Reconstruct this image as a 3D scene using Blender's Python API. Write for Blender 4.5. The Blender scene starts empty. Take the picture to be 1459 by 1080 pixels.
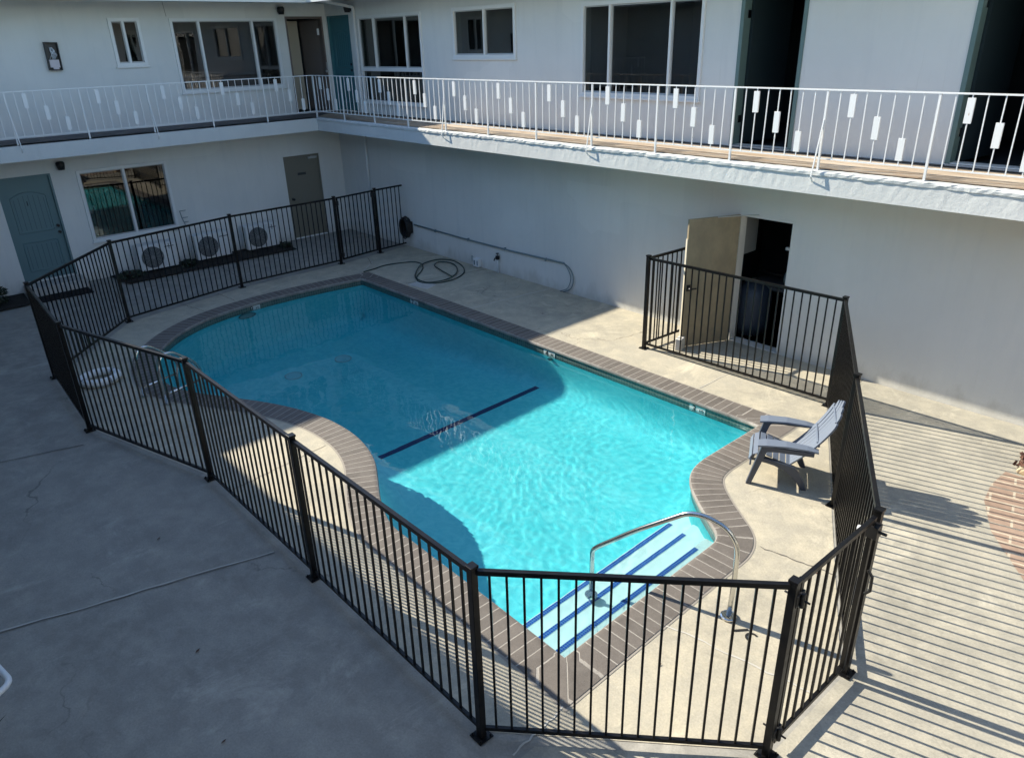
import bpy, bmesh, math, random
from mathutils import Vector, Matrix
from mathutils.geometry import delaunay_2d_cdt
random.seed(7)
R = math.radians
scene = bpy.context.scene
col = scene.collection

# ------------------------------------------------------------------ helpers
class MB:
    def __init__(s): s.v = []; s.f = []; s.m = []; s.uv = {}
    def face(s, pts, mi=0):
        n = len(s.v); s.v += [tuple(p) for p in pts]; s.f.append(tuple(range(n, n+len(pts)))); s.m.append(mi)
    def box(s, x0, x1, y0, y1, z0, z1, mi=0, M=None):
        n = len(s.v)
        P = [(x, y, z) for x in (x0, x1) for y in (y0, y1) for z in (z0, z1)]
        if M is not None: P = [tuple(M @ Vector(p)) for p in P]
        s.v += P
        for q in ((0,1,3,2),(4,6,7,5),(0,4,5,1),(2,3,7,6),(0,2,6,4),(1,5,7,3)):
            s.f.append(tuple(n+i for i in q)); s.m.append(mi)
        return s
    def bar(s, a, b, w, h=None, up=(0,0,1), mi=0):
        h = h or w; a = Vector(a); b = Vector(b); d = (b-a); L = d.length; d.normalize()
        u = Vector(up)
        if abs(d.dot(u)) > .99: u = Vector((1,0,0))
        x = d.cross(u).normalized(); y = x.cross(d).normalized()
        M = Matrix((( x.x,d.x,y.x,a.x),(x.y,d.y,y.y,a.y),(x.z,d.z,y.z,a.z),(0,0,0,1)))
        return s.box(-w/2, w/2, 0, L, -h/2, h/2, mi, M)
    def tube(s, pts, r, seg=8, closed=False, mi=0, rs=None):
        pts = [Vector(p) for p in pts]; n = len(pts); base = len(s.v); ref = None
        for i, p in enumerate(pts):
            if closed: t = pts[(i+1) % n]-pts[i-1]
            else: t = pts[min(i+1, n-1)]-pts[max(i-1, 0)]
            t.normalize()
            if ref is None:
                ref = Vector((0,0,1)) if abs(t.z) < .9 else Vector((1,0,0))
            a = ref-t*ref.dot(t); a.normalize(); ref = a; b = t.cross(a)
            rr = rs[i] if rs else r
            for k in range(seg):
                c = 2*math.pi*k/seg
                s.v.append(tuple(p+a*math.cos(c)*rr+b*math.sin(c)*rr))
        m = n if closed else n-1
        for i in range(m):
            for k in range(seg):
                A = base+i*seg; B = base+((i+1) % n)*seg
                s.f.append((A+k, A+(k+1) % seg, B+(k+1) % seg, B+k)); s.m.append(mi)
        if not closed:
            s.f.append(tuple(base+k for k in range(seg))[::-1]); s.m.append(mi)
            s.f.append(tuple(base+(n-1)*seg+k for k in range(seg))); s.m.append(mi)
        return s
    def cyl(s, a, b, r, seg=16, mi=0, r2=None):
        return s.tube([a, b], r, seg, False, mi, [r, r if r2 is None else r2])
    def prism(s, poly, z0, z1, mi=0, M=None):
        n = len(s.v); k = len(poly)
        P = [(x, y, z0) for x, y in poly]+[(x, y, z1) for x, y in poly]
        if M is not None: P = [tuple(M @ Vector(p)) for p in P]
        s.v += P
        s.f.append(tuple(n+i for i in range(k))[::-1]); s.m.append(mi)
        s.f.append(tuple(n+k+i for i in range(k))); s.m.append(mi)
        for i in range(k):
            j = (i+1) % k; s.f.append((n+i, n+j, n+k+j, n+k+i)); s.m.append(mi)
        return s
    def build(s, name, mats, parent=None, smooth=False, bevel=0, fix=True):
        me = bpy.data.meshes.new(name); me.from_pydata(s.v, [], s.f)
        if not isinstance(mats, (list, tuple)): mats = [mats]
        for m in mats: me.materials.append(m)
        me.polygons.foreach_set('material_index', s.m)
        if fix:
            bm = bmesh.new(); bm.from_mesh(me); bmesh.ops.recalc_face_normals(bm, faces=bm.faces); bm.to_mesh(me); bm.free()
        if smooth: me.polygons.foreach_set('use_smooth', [True]*len(me.polygons))
        o = bpy.data.objects.new(name, me); col.objects.link(o)
        if parent is not None:
            o.parent = parent; o.matrix_parent_inverse = Matrix.Identity(4)
            o.location = -Vector(parent.location) if parent.get('abs') else (0,0,0)
        if bevel:
            b = o.modifiers.new('bevel', 'BEVEL'); b.width = bevel; b.segments = 2; b.limit_method = 'ANGLE'
        return o
def tag(o, label, cat, group=None, kind=None):
    if label: o['label'] = label
    if cat: o['category'] = cat
    if group: o['group'] = group
    if kind: o['kind'] = kind
    return o
def thing(name, label, cat, loc=(0,0,0), rz=0, group=None, absolute=False):
    # absolute=True: the children are written in world coordinates
    o = bpy.data.objects.new(name, None); col.objects.link(o); o.location = loc; o.rotation_euler = (0,0,rz)
    o.empty_display_size = .2
    if absolute: o['abs'] = 1
    return tag(o, label, cat, group)
def lab(o, t): o['label'] = t; return o
def sub(mb, name, mat, part, **k):
    o = mb.build(name, mat, None, **k); o.parent = part; o.matrix_parent_inverse = Matrix.Identity(4)
    return o
def struct(o): o['kind'] = 'structure'; return o
def copy_tree(o, parent=None):
    c = o.copy(); col.objects.link(c)
    if parent is not None: c.parent = parent
    for ch in list(o.children): copy_tree(ch, c)
    return c
def catmull(pts, n=6, closed=False):
    P = [Vector(p) for p in pts]; out = []; m = len(P)
    rng = range(m) if closed else range(m-1)
    for i in rng:
        p1, p2 = P[i], P[(i+1) % m]
        p0 = P[i-1] if (closed or i > 0) else p1*2-p2
        p3 = P[(i+2) % m] if (closed or i+2 < m) else p2*2-p1
        for k in range(n):
            t = k/n
            out.append(.5*((2*p1)+(-p0+p2)*t+(2*p0-5*p1+4*p2-p3)*t*t+(-p0+3*p1-3*p2+p3)*t**3))
    if not closed: out.append(P[-1])
    return out
def text_mesh(txt, size, mat, name, M, parent, ext=.002):
    c = bpy.data.curves.new(name, 'FONT'); c.body = txt; c.size = size; c.extrude = ext; c.align_x = 'CENTER'; c.align_y = 'CENTER'
    t = bpy.data.objects.new(name, c); col.objects.link(t)
    bpy.context.view_layer.update()
    me = bpy.data.meshes.new_from_object(t.evaluated_get(bpy.context.evaluated_depsgraph_get()))
    bpy.data.objects.remove(t)
    me.transform(M); me.materials.clear(); me.materials.append(mat)
    o = bpy.data.objects.new(name, me); col.objects.link(o); o.parent = parent
    return o

# ------------------------------------------------------------------ materials
def mat(name, color, rough=.6, metal=0, spec=.5):
    m = bpy.data.materials.new(name); m.use_nodes = True
    b = m.node_tree.nodes['Principled BSDF']
    b.inputs['Base Color'].default_value = (*color, 1); b.inputs['Roughness'].default_value = rough
    b.inputs['Metallic'].default_value = metal; b.inputs['Specular IOR Level'].default_value = spec
    return m
class N:
    def __init__(s, m): s.m = m; s.t = m.node_tree; s.b = s.t.nodes['Principled BSDF']; s.tc = None
    def new(s, ty, **k):
        n = s.t.nodes.new(ty)
        for a, v in k.items():
            if a in n.inputs: n.inputs[a].default_value = v
            else: setattr(n, a, v)
        return n
    def l(s, a, b): s.t.links.new(a, b)
    def coord(s, kind='Object', scale=(1,1,1), loc=(0,0,0), rot=(0,0,0)):
        if s.tc is None: s.tc = s.t.nodes.new('ShaderNodeTexCoord')
        mp = s.t.nodes.new('ShaderNodeMapping'); mp.inputs['Scale'].default_value = scale
        mp.inputs['Location'].default_value = loc; mp.inputs['Rotation'].default_value = rot
        s.l(s.tc.outputs[kind], mp.inputs['Vector']); return mp.outputs['Vector']
    def noise(s, vec, scale, detail=6, rough=.6, dist=0):
        n = s.new('ShaderNodeTexNoise'); n.inputs['Scale'].default_value = scale; n.inputs['Detail'].default_value = detail
        n.inputs['Roughness'].default_value = rough; n.inputs['Distortion'].default_value = dist
        s.l(vec, n.inputs['Vector']); return n.outputs['Fac']
    def ramp(s, fac, stops):
        r = s.new('ShaderNodeValToRGB'); e = r.color_ramp.elements
        while len(e) < len(stops): e.new(.5)
        for i, (p, c) in enumerate(stops):
            e[i].position = p; e[i].color = (*c, 1) if len(c) == 3 else c
        s.l(fac, r.inputs['Fac']); return r.outputs['Color']
    def mix(s, fac, a, b, mode='MIX'):
        x = s.new('ShaderNodeMix', data_type='RGBA', blend_type=mode)
        for v, i in ((fac, 0), (a, 6), (b, 7)):
            if isinstance(v, (int, float)): x.inputs[i].default_value = v
            elif isinstance(v, tuple): x.inputs[i].default_value = (*v, 1)
            else: s.l(v, x.inputs[i])
        return x.outputs[2]
    def math(s, op, a, b=0.0, c=0.0):
        x = s.new('ShaderNodeMath', operation=op)
        for i, v in enumerate((a, b, c)):
            if isinstance(v, (int, float)): x.inputs[i].default_value = v
            else: s.l(v, x.inputs[i])
        return x.outputs[0]
    def bump(s, h, strength=.3, dist=.01):
        b = s.new('ShaderNodeBump'); b.inputs['Strength'].default_value = strength; b.inputs['Distance'].default_value = dist
        s.l(h, b.inputs['Height']); s.l(b.outputs['Normal'], s.b.inputs['Normal']); return b
    def color(s, c): s.l(c, s.b.inputs['Base Color'])

def concrete(name, base, warm, dark=.72):
    m = mat(name, base, .85, 0, .3); n = N(m); v = n.coord()
    big = n.noise(v, .55, 7, .62, .3); mid = n.noise(v, 3.2, 8, .7); fine = n.noise(v, 60, 4, .7)
    c = n.mix(n.ramp(big, [(.36, (0,0,0)), (.66, (1,1,1))]), tuple(x*dark for x in base), base)
    c = n.mix(n.ramp(mid, [(.42, (0,0,0)), (.7, (1,1,1))]), c, warm)
    c = n.mix(.35, c, n.ramp(fine, [(.3, (.55,.55,.55)), (.7, (1.25,1.25,1.25))]), 'MULTIPLY')
    # hairline cracks, rust specks, pale scuffs
    wv = n.new('ShaderNodeVectorMath', operation='MULTIPLY_ADD'); wn = n.new('ShaderNodeTexNoise'); wn.inputs['Scale'].default_value = 1.8; wn.inputs['Detail'].default_value = 5
    n.l(v, wn.inputs['Vector']); n.l(wn.outputs['Color'], wv.inputs[0]); wv.inputs[1].default_value = (.9,.9,0); n.l(v, wv.inputs[2])
    ck = n.new('ShaderNodeTexVoronoi', feature='DISTANCE_TO_EDGE'); ck.inputs['Scale'].default_value = .42; n.l(wv.outputs[0], ck.inputs['Vector'])
    ckm = n.math('MULTIPLY', n.ramp(ck.outputs['Distance'], [(.0012, (1,1,1)), (.0032, (0,0,0))]), n.ramp(n.noise(n.coord(loc=(8,3,0)), .7, 3), [(.52, (0,0,0)), (.62, (.7,.7,.7))]))
    c = n.mix(ckm, c, tuple(x*.35 for x in base))
    sc_ = n.noise(n.coord(scale=(1.4,.8,1), rot=(0,0,.5), loc=(2,9,0)), 1.1, 9, .78, .8)
    c = n.mix(n.ramp(sc_, [(.56, (0,0,0)), (.70, (.55,.55,.55))]), c, tuple(min(1, x*1.42) for x in warm))
    rs_ = n.noise(n.coord(loc=(5,5,0)), 7, 6, .7)
    c = n.mix(n.ramp(rs_, [(.70, (0,0,0)), (.78, (.5,.5,.5))]), c, tuple(x*y for x, y in zip(base, (.8,.55,.32))))
    # dark stains and small pits
    st = n.noise(n.coord(scale=(1,1.7,1), loc=(3.7,1.2,0)), 1.3, 9, .72, 1.2)
    c = n.mix(n.ramp(st, [(.58, (0,0,0)), (.72, (.35,.35,.35))]), c, tuple(x*.45 for x in base))
    vo = n.new('ShaderNodeTexVoronoi'); vo.inputs['Scale'].default_value = 9; n.l(v, vo.inputs['Vector'])
    pit = n.ramp(vo.outputs['Distance'], [(.03, (.35,.3,.25)), (.06, (1,1,1))])
    c = n.mix(n.ramp(mid, [(.55, (0,0,0)), (.62, (1,1,1))]), c, n.mix(1.0, c, pit, 'MULTIPLY'))
    n.color(c)
    n.bump(n.math('ADD', n.noise(v, 90, 3, .7), n.math('MULTIPLY', mid, .6)), .35, .004)
    return m
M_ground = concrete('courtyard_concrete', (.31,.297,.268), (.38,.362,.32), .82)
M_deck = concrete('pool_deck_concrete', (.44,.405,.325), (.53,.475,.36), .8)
def stucco(name, base, var=.9, bump=.25, sc=70):
    m = mat(name, base, .8, 0, .35); n = N(m); v = n.coord()
    big = n.noise(v, .5, 5, .6); streak = n.noise(n.coord(scale=(3,3,.35)), 1.6, 6, .65)
    c = n.mix(n.ramp(big, [(.35, (0,0,0)), (.7, (1,1,1))]), tuple(x*var for x in base), base)
    c = n.mix(n.ramp(streak, [(.5, (0,0,0)), (.8, (.5,.5,.5))]), c, tuple(x*y for x, y in zip(base, (.8,.82,.84))))
    # grime splashed up from the floor, faint drips and repaired patches
    sp = n.new('ShaderNodeSeparateXYZ'); n.l(v, sp.inputs[0])
    low = n.math('SUBTRACT', n.math('ADD', n.math('MULTIPLY', n.noise(n.coord(scale=(1,1,.4)), 2.6, 7, .7), .9), -.22), sp.outputs['Z'])
    c = n.mix(n.ramp(low, [(.0, (0,0,0)), (.22, (.42,.42,.42))]), c, tuple(x*.5*y for x, y in zip(base, (1,.95,.85))))
    dr = n.noise(n.coord(scale=(5,5,.22)), 2.1, 7, .75)
    c = n.mix(n.ramp(dr, [(.60, (0,0,0)), (.74, (.38,.38,.38))]), c, tuple(x*.68*y for x, y in zip(base, (1,.98,.92))))
    pt_ = n.new('ShaderNodeTexVoronoi', distance='CHEBYCHEV'); pt_.inputs['Scale'].default_value = .8; n.l(n.coord(scale=(1,1,1.6)), pt_.inputs['Vector'])
    c = n.mix(n.ramp(pt_.outputs['Color'], [(.80, (0,0,0)), (.82, (.3,.3,.3))]), c, tuple(min(1, x*1.08) for x in base))
    n.color(c); n.bump(n.math('ADD', n.noise(v, sc, 5, .65), n.math('MULTIPLY', n.noise(v, 9, 4, .6), .5)), bump, .006)
    return m
M_wall = stucco('painted_stucco', (.75,.75,.72), .9, .45, 55)
M_fascia = stucco('rough_white_stucco', (.62,.635,.62), .9, .6, 26)
M_soffit = stucco('soffit_paint', (.62,.61,.57))
M_white = mat('white_paint_metal', (.75,.76,.76), .4)
def rusty_white():
    m = mat('white_railing_paint', (.78,.78,.76), .38); n = N(m); v = n.coord()
    f = n.noise(v, 14, 6, .7)
    n.color(n.mix(n.ramp(f, [(.665, (0,0,0)), (.73, (.7,.7,.7))]), (.78,.78,.76), (.36,.25,.17))); return m
M_rail = rusty_white()
def black_paint():
    m = mat('black_fence_paint', (.008,.008,.009), .38, 0, .25); n = N(m); v = n.coord()
    n.color(n.ramp(n.noise(v, 9, 5, .65), [(.35, (.004,.004,.005)), (.8, (.013,.012,.011))]))
    n.l(n.math('MULTIPLY_ADD', n.noise(v, 25, 3), .3, .22), n.b.inputs['Roughness']); return m
M_black = black_paint()
M_blackpl = mat('black_plastic', (.01,.01,.011), .45)
M_frame = mat('white_window_vinyl', (.74,.75,.74), .35)
M_steel = mat('stainless_steel', (.62,.62,.6), .16, 1)
M_vinyl = mat('window_track_grey', (.42,.43,.43), .4)
M_teal = mat('teal_door_paint', (.115,.2,.215), .5)
M_teal2 = mat('deep_teal_door_paint', (.05,.17,.2), .5)
M_tealtrim = mat('grey_green_trim', (.12,.19,.18), .5)
M_olive = mat('olive_metal_door', (.19,.175,.135), .5)
def tan_door():
    m = mat('tan_metal_door', (.30,.26,.165), .5); n = N(m); v = n.coord()
    f = n.noise(n.coord(scale=(1,1,.6)), 4, 7, .7)
    n.color(n.mix(n.ramp(f, [(.4, (0,0,0)), (.7, (1,1,1))]), (.25,.205,.135), (.34,.275,.175))); return m
M_tan = tan_door()
M_cream = mat('cream_interior_door', (.55,.5,.4), .6)
M_brown = mat('brown_door_skin', (.16,.125,.11), .6)
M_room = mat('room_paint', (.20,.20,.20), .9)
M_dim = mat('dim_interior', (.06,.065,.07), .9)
def glass():
    m = bpy.data.materials.new('window_glass'); m.use_nodes = True; t = m.node_tree; t.nodes.clear()
    o = t.nodes.new('ShaderNodeOutputMaterial'); mx = t.nodes.new('ShaderNodeMixShader')
    tr = t.nodes.new('ShaderNodeBsdfTransparent'); tr.inputs[0].default_value = (.42,.47,.47,1)
    g = t.nodes.new('ShaderNodeBsdfGlossy'); g.inputs['Roughness'].default_value = .01; g.inputs[0].default_value = (1,1,1,1)
    fr = t.nodes.new('ShaderNodeFresnel'); fr.inputs[0].default_value = 1.8
    nz = t.nodes.new('ShaderNodeTexNoise'); nz.inputs['Scale'].default_value = 1.2; nz.inputs['Detail'].default_value = 1
    bp = t.nodes.new('ShaderNodeBump'); bp.inputs['Strength'].default_value = .014; bp.inputs['Distance'].default_value = .1
    t.links.new(nz.outputs[0], bp.inputs['Height']); t.links.new(bp.outputs[0], g.inputs['Normal'])
    ge = t.nodes.new('ShaderNodeNewGeometry'); iv = t.nodes.new('ShaderNodeMath'); iv.operation = 'SUBTRACT'; iv.inputs[0].default_value = 1
    t.links.new(ge.outputs['Backfacing'], iv.inputs[1]); mu = t.nodes.new('ShaderNodeMath'); mu.operation = 'MULTIPLY'
    t.links.new(fr.outputs[0], mu.inputs[0]); t.links.new(iv.outputs[0], mu.inputs[1])
    t.links.new(mu.outputs[0], mx.inputs[0]); t.links.new(tr.outputs[0], mx.inputs[1]); t.links.new(g.outputs[0], mx.inputs[2])
    t.links.new(mx.outputs[0], o.inputs[0]); return m
M_glass = glass()
def tile(name, c1, c2, mortar, sc, ms=.05, coord='UV'):
    m = mat(name, c1, .3); n = N(m)
    b = n.new('ShaderNodeTexBrick'); b.offset = 0; b.squash = 1
    b.inputs['Color1'].default_value = (*c1,1); b.inputs['Color2'].default_value = (*c2,1); b.inputs['Mortar'].default_value = (*mortar,1)
    b.inputs['Scale'].default_value = sc; b.inputs['Mortar Size'].default_value = ms; b.inputs['Brick Width'].default_value = 1; b.inputs['Row Height'].default_value = 1
    n.l(n.coord(coord), b.inputs['Vector']); n.color(b.outputs['Color']); n.bump(b.outputs['Fac'], -.3, .004); return m
M_tile = tile('waterline_mosaic_tile', (.035,.075,.07), (.085,.13,.115), (.16,.19,.17), 20, .08)
M_step_tile = tile('blue_step_tile', (.004,.05,.34), (.008,.08,.45), (.2,.4,.5), 40, .06)
M_stripe = mat('navy_floor_tile', (.004,.02,.12), .4)
def coping():
    m = mat('coping_brick', (.25,.2,.17), .75, 0, .35); n = N(m)
    uv = n.coord('UV'); b = n.new('ShaderNodeTexBrick'); b.offset = 0; b.squash = 1
    b.inputs['Color1'].default_value = (.105,.092,.082,1); b.inputs['Color2'].default_value = (.15,.13,.115,1); b.inputs['Mortar'].default_value = (.36,.335,.30,1)
    b.inputs['Scale'].default_value = 1; b.inputs['Mortar Size'].default_value = .007; b.inputs['Mortar Smooth'].default_value = .4
    b.inputs['Brick Width'].default_value = .118; b.inputs['Row Height'].default_value = .6; b.inputs['Bias'].default_value = 0
    dn = n.new('ShaderNodeTexNoise'); dn.inputs['Scale'].default_value = 30; n.l(uv, dn.inputs['Vector'])
    va = n.new('ShaderNodeVectorMath', operation='MULTIPLY_ADD'); n.l(dn.outputs['Color'], va.inputs[0]); va.inputs[1].default_value = (.006,.006,0); n.l(uv, va.inputs[2])
    n.l(va.outputs[0], b.inputs['Vector'])
    v = n.coord(); f = n.noise(v, 6, 7, .7)
    c = n.mix(n.ramp(f, [(.35, (0,0,0)), (.7, (.6,.6,.6))]), b.outputs['Color'], (.19,.17,.15))
    c = n.mix(.4, c, n.ramp(n.noise(v, 120, 3, .7), [(.3, (.6,.6,.6)), (.7, (1.3,1.3,1.3))]), 'MULTIPLY')
    n.color(c); n.bump(n.math('SUBTRACT', n.math('MULTIPLY', n.noise(v, 80, 4), .4), b.outputs['Fac']), .5, .006); return m
M_coping = coping()
M_nose = concrete('coping_nose', (.22,.205,.19), (.32,.30,.28))
def plaster():
    m = mat('pool_plaster', (.55,.72,.7), .7, 0, .2); n = N(m); v = n.coord()
    a = n.noise(n.coord(scale=(1,1.3,1)), 5.0, 4, .6, 1.5); b_ = n.noise(v, 1.1, 5, .6)
    c = n.mix(n.ramp(a, [(.38, (0,0,0)), (.62, (1,1,1))]), (.10,.67,.75), (.17,.77,.83))
    c = n.mix(n.ramp(b_, [(.4, (0,0,0)), (.7, (.35,.35,.35))]), c, (.07,.63,.71))
    n.color(c); return m
M_plaster = plaster()
M_steps = mat('white_step_plaster', (.66,.84,.84), .6)
def soil():
    m = mat('dark_planting_soil', (.02,.017,.014), 1); n = N(m); v = n.coord()
    n.color(n.ramp(n.noise(v, 25, 8, .8), [(.3, (.006,.006,.006)), (.6, (.03,.025,.02)), (.85, (.09,.075,.06))])); n.bump(n.noise(v, 30, 6, .8), 1, .03); return m
M_soil = soil()
def deckboard():
    m = mat('worn_walkway_coating', (.5,.36,.22), .85); n = N(m)
    v = n.coord(scale=(.5,5,1)); f = n.noise(v, 2.2, 8, .75, .4); g_ = n.noise(n.coord(scale=(.7,9,1), loc=(4,2,0)), 3, 8, .8, .6)
    c = n.ramp(f, [(.3, (.19,.14,.10)), (.44, (.36,.27,.19)), (.56, (.47,.40,.32)), (.7, (.56,.52,.45))])
    c = n.mix(n.ramp(g_, [(.54, (0,0,0)), (.62, (.7,.7,.7))]), c, (.48,.27,.13))
    c = n.mix(n.ramp(n.noise(n.coord(scale=(.8,14,1), loc=(1,7,0)), 2, 7, .8), [(.6, (0,0,0)), (.66, (.9,.9,.9))]), c, (.08,.06,.05))
    n.color(c); n.bump(f, .5, .01); return m
M_deckboard = deckboard()
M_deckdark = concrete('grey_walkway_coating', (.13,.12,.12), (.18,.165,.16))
def pavers():
    m = mat('brick_paver', (.45,.3,.2), .85); n = N(m)
    b = n.new('ShaderNodeTexBrick'); b.offset = .5
    b.inputs['Color1'].default_value = (.29,.20,.15,1); b.inputs['Color2'].default_value = (.35,.25,.19,1); b.inputs['Mortar'].default_value = (.5,.43,.33,1)
    b.inputs['Scale'].default_value = 1; b.inputs['Mortar Size'].default_value = .012; b.inputs['Brick Width'].default_value = .42; b.inputs['Row Height'].default_value = .15
    n.l(n.coord(rot=(0,0,R(-14))), b.inputs['Vector'])
    v = n.coord(); c = n.mix(.5, b.outputs['Color'], n.ramp(n.noise(v, 14, 7, .7), [(.3, (.6,.6,.6)), (.7, (1.3,1.3,1.3))]), 'MULTIPLY')
    n.color(c); n.bump(b.outputs['Fac'], -.5, .008); return m
M_paver = pavers()
M_ground_sunlit = concrete('sunlit_tone_concrete', (.37,.35,.295), (.465,.43,.35), .8)  # lit copy of the courtyard concrete, sunlight put into the colour
M_joint = mat('pale_joint_filler', (.5,.48,.43), .9)
M_jointd = mat('dark_joint_crack', (.12,.11,.1), .9)
M_mastic = mat('grey_mastic_joint', (.3,.27,.23), .8)
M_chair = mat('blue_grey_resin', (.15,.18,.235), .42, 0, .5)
M_chair_shade = mat('shaded_side_resin', (.05,.062,.09), .42, 0, .5)  # chair resin darkened for legs and aprons, shade put into the colour
M_hose = mat('green_hose_rubber', (.012,.035,.03), .4)
M_conduit = mat('grey_conduit_paint', (.16,.22,.24), .5)
M_ac = mat('ac_white_enamel', (.7,.71,.7), .45)
M_mat = mat('black_doormat', (.012,.012,.014), .95)
M_conc2 = concrete('step_concrete', (.5,.49,.46), (.56,.54,.5))
M_leaf = mat('dark_green_leaf', (.02,.034,.018), .55)
M_bark = mat('brown_bark_mulch', (.10,.045,.03), .95)
M_stone = mat('buff_border_stone', (.5,.38,.24), .9)
M_sign = mat('marker_tile_white', (.5,.54,.53), .4)
M_roof = mat('roof_membrane', (.35,.34,.32), .9)
M_blackpaint = mat('black_marking_paint', (.01,.01,.01), .7)

# ------------------------------------------------------------------ pool outline (measured, metres)
FAR_L = (4.24,-2.26); FAR_R = (13.56,-2.23); NEAR = (14.545,-6.80)
segA = [FAR_L, (7.14,-2.255), (10.3,-2.245), FAR_R]
segB = [FAR_R, (13.555,-2.7), (13.55,-3.15), (13.555,-3.5), (13.62,-3.76), (13.77,-3.98), (14.02,-4.20), (14.28,-4.39), (14.45,-4.52), (14.52,-4.66), (14.53,-4.9), (14.535,-5.8), NEAR]
segC = [NEAR, (13.6,-6.79), (12.6,-6.79), (12.05,-6.78), (11.6,-6.62), (11.16,-6.38), (10.86,-6.22), (10.54,-6.11), (10.18,-6.045), (9.8,-6.035), (9.4,-6.08), (8.92,-6.21), (8.44,-6.41), (7.95,-6.68), (7.46,-6.96), (7.06,-7.13), (6.7,-7.19), (6.25,-7.15), (5.72,-7.01), (5.25,-6.75), (4.78,-6.33), (4.43,-5.82), (4.21,-5.23), (4.1,-4.54), (4.08,-3.76), (4.15,-2.9), FAR_L]
outline = []
for sg, n_ in ((segA, 8), (segB, 6), (segC, 6)):
    outline += catmull([Vector((*p, 0)) for p in sg], n_)[:-1]
# even resampling that keeps the three corners
def clockwise(P): return sum((P[i].x*P[(i+1) % len(P)].y-P[(i+1) % len(P)].x*P[i].y) for i in range(len(P))) < 0
OUT = [p.copy() for p in outline]
assert clockwise(OUT)
NP = len(OUT)
def offset(P, d):
    # d > 0 moves away from the pool (mitred)
    res = []; n = len(P)
    for i in range(n):
        a = (P[i]-P[i-1]); b = (P[(i+1) % n]-P[i]); a.normalize(); b.normalize()
        na = Vector((-a.y, a.x, 0)); nb = Vector((-b.y, b.x, 0))
        m = na+nb; m.normalize(); k = 1/max(.5, m.dot(na))
        res.append(P[i]+m*(d*k))
    return res
arc = [0]
for i in range(NP): arc.append(arc[-1]+(OUT[(i+1) % NP]-OUT[i]).length)
TOTAL = arc[-1]
def inside(P, x, y):
    c = False; n = len(P)
    for i in range(n):
        a = P[i]; b = P[i-1]
        if (a.y > y) != (b.y > y) and x < (b.x-a.x)*(y-a.y)/(b.y-a.y)+a.x: c = not c
    return c
def ring_mesh(rings, name, mats, parent, mi=None, uvs=None, smooth=True):
    """rings: list of (list of xyz) all NP long; uvs: v value per ring"""
    me = bpy.data.meshes.new(name); V = []; F = []; UV = []; MI = []
    for r_ in rings: V += [tuple(p) for p in r_]
    for k in range(len(rings)-1):
        for i in range(NP):
            j = (i+1) % NP
            F.append((k*NP+i, k*NP+j, (k+1)*NP+j, (k+1)*NP+i)); MI.append(mi[k] if mi else 0)
            u0, u1 = arc[i], arc[i+1]
            v0, v1 = (uvs[k], uvs[k+1]) if uvs else (0, 1)
            UV += [(u0, v0), (u1, v0), (u1, v1), (u0, v1)]
    me.from_pydata(V, [], F)
    for m in (mats if isinstance(mats, list) else [mats]): me.materials.append(m)
    me.polygons.foreach_set('material_index', MI)
    l = me.uv_layers.new(name='UVMap')
    for i, uv in enumerate(UV): l.data[i].uv = uv
    bm = bmesh.new(); bm.from_mesh(me); bmesh.ops.recalc_face_normals(bm, faces=bm.faces); bm.to_mesh(me); bm.free()
    if smooth: me.polygons.foreach_set('use_smooth', [True]*len(F))
    o = bpy.data.objects.new(name, me); col.objects.link(o)
    if parent is not None: o.parent = parent
    return o
def cdt_sheet(name, outer, holes, z, m, inner_pts=(), zf=None):
    vs = [Vector((p[0], p[1])) for p in outer]; ed = [(i, (i+1) % len(vs)) for i in range(len(vs))]
    for h in holes:
        b = len(vs); vs += [Vector((p[0], p[1])) for p in h]; ed += [(b+i, b+(i+1) % len(h)) for i in range(len(h))]
    vs += [Vector((p[0], p[1])) for p in inner_pts]
    v2, e2, f2, *_ = delaunay_2d_cdt(vs, ed, [], 0, 1e-5)
    O = [Vector((p[0], p[1], 0)) for p in outer]; H = [[Vector((p[0], p[1], 0)) for p in h] for h in holes]
    F = []
    for f in f2:
        cx = sum(v2[i].x for i in f)/len(f); cy = sum(v2[i].y for i in f)/len(f)
        if inside(O, cx, cy) and not any(inside(h, cx, cy) for h in H): F.append(tuple(f))
    me = bpy.data.meshes.new(name); me.from_pydata([(v.x, v.y, zf(v.x, v.y) if zf else z) for v in v2], [], F)
    me.materials.append(m)
    bm = bmesh.new(); bm.from_mesh(me); bmesh.ops.recalc_face_normals(bm, faces=bm.faces)
    if bm.faces and sum(f.normal.z for f in bm.faces) < 0: bmesh.ops.reverse_faces(bm, faces=bm.faces)
    bm.to_mesh(me); bm.free()
    o = bpy.data.objects.new(name, me); col.objects.link(o); return o

COP = offset(OUT, .33)
# fence line
P = {1:(7.535,-8.43), 2:(9.84,-7.755), 3:(12.24,-7.745), 4:(14.63,-7.735), 5:(16.09,-6.42), 6:(16.12,-5.335), 7:(15.015,-3.265), 8:(13.885,-1.125), 9:(10.91,-1.222), 10:(11.0,-.03),
     11:(5.28,-8.325), 12:(3.45,-6.69), 13:(2.96,-4.33), 14:(2.92,-1.975), 15:(2.77,-.84), 16:(2.72,-.03)}
# ------------------------------------------------------------------ ground
deck_outer = [(P[k][0], P[k][1]) for k in (16,15,14,13,12,11,1,2,3,4,5,6,7,8)]+[(13.6,-.75),(13.55,-.02)]
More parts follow.
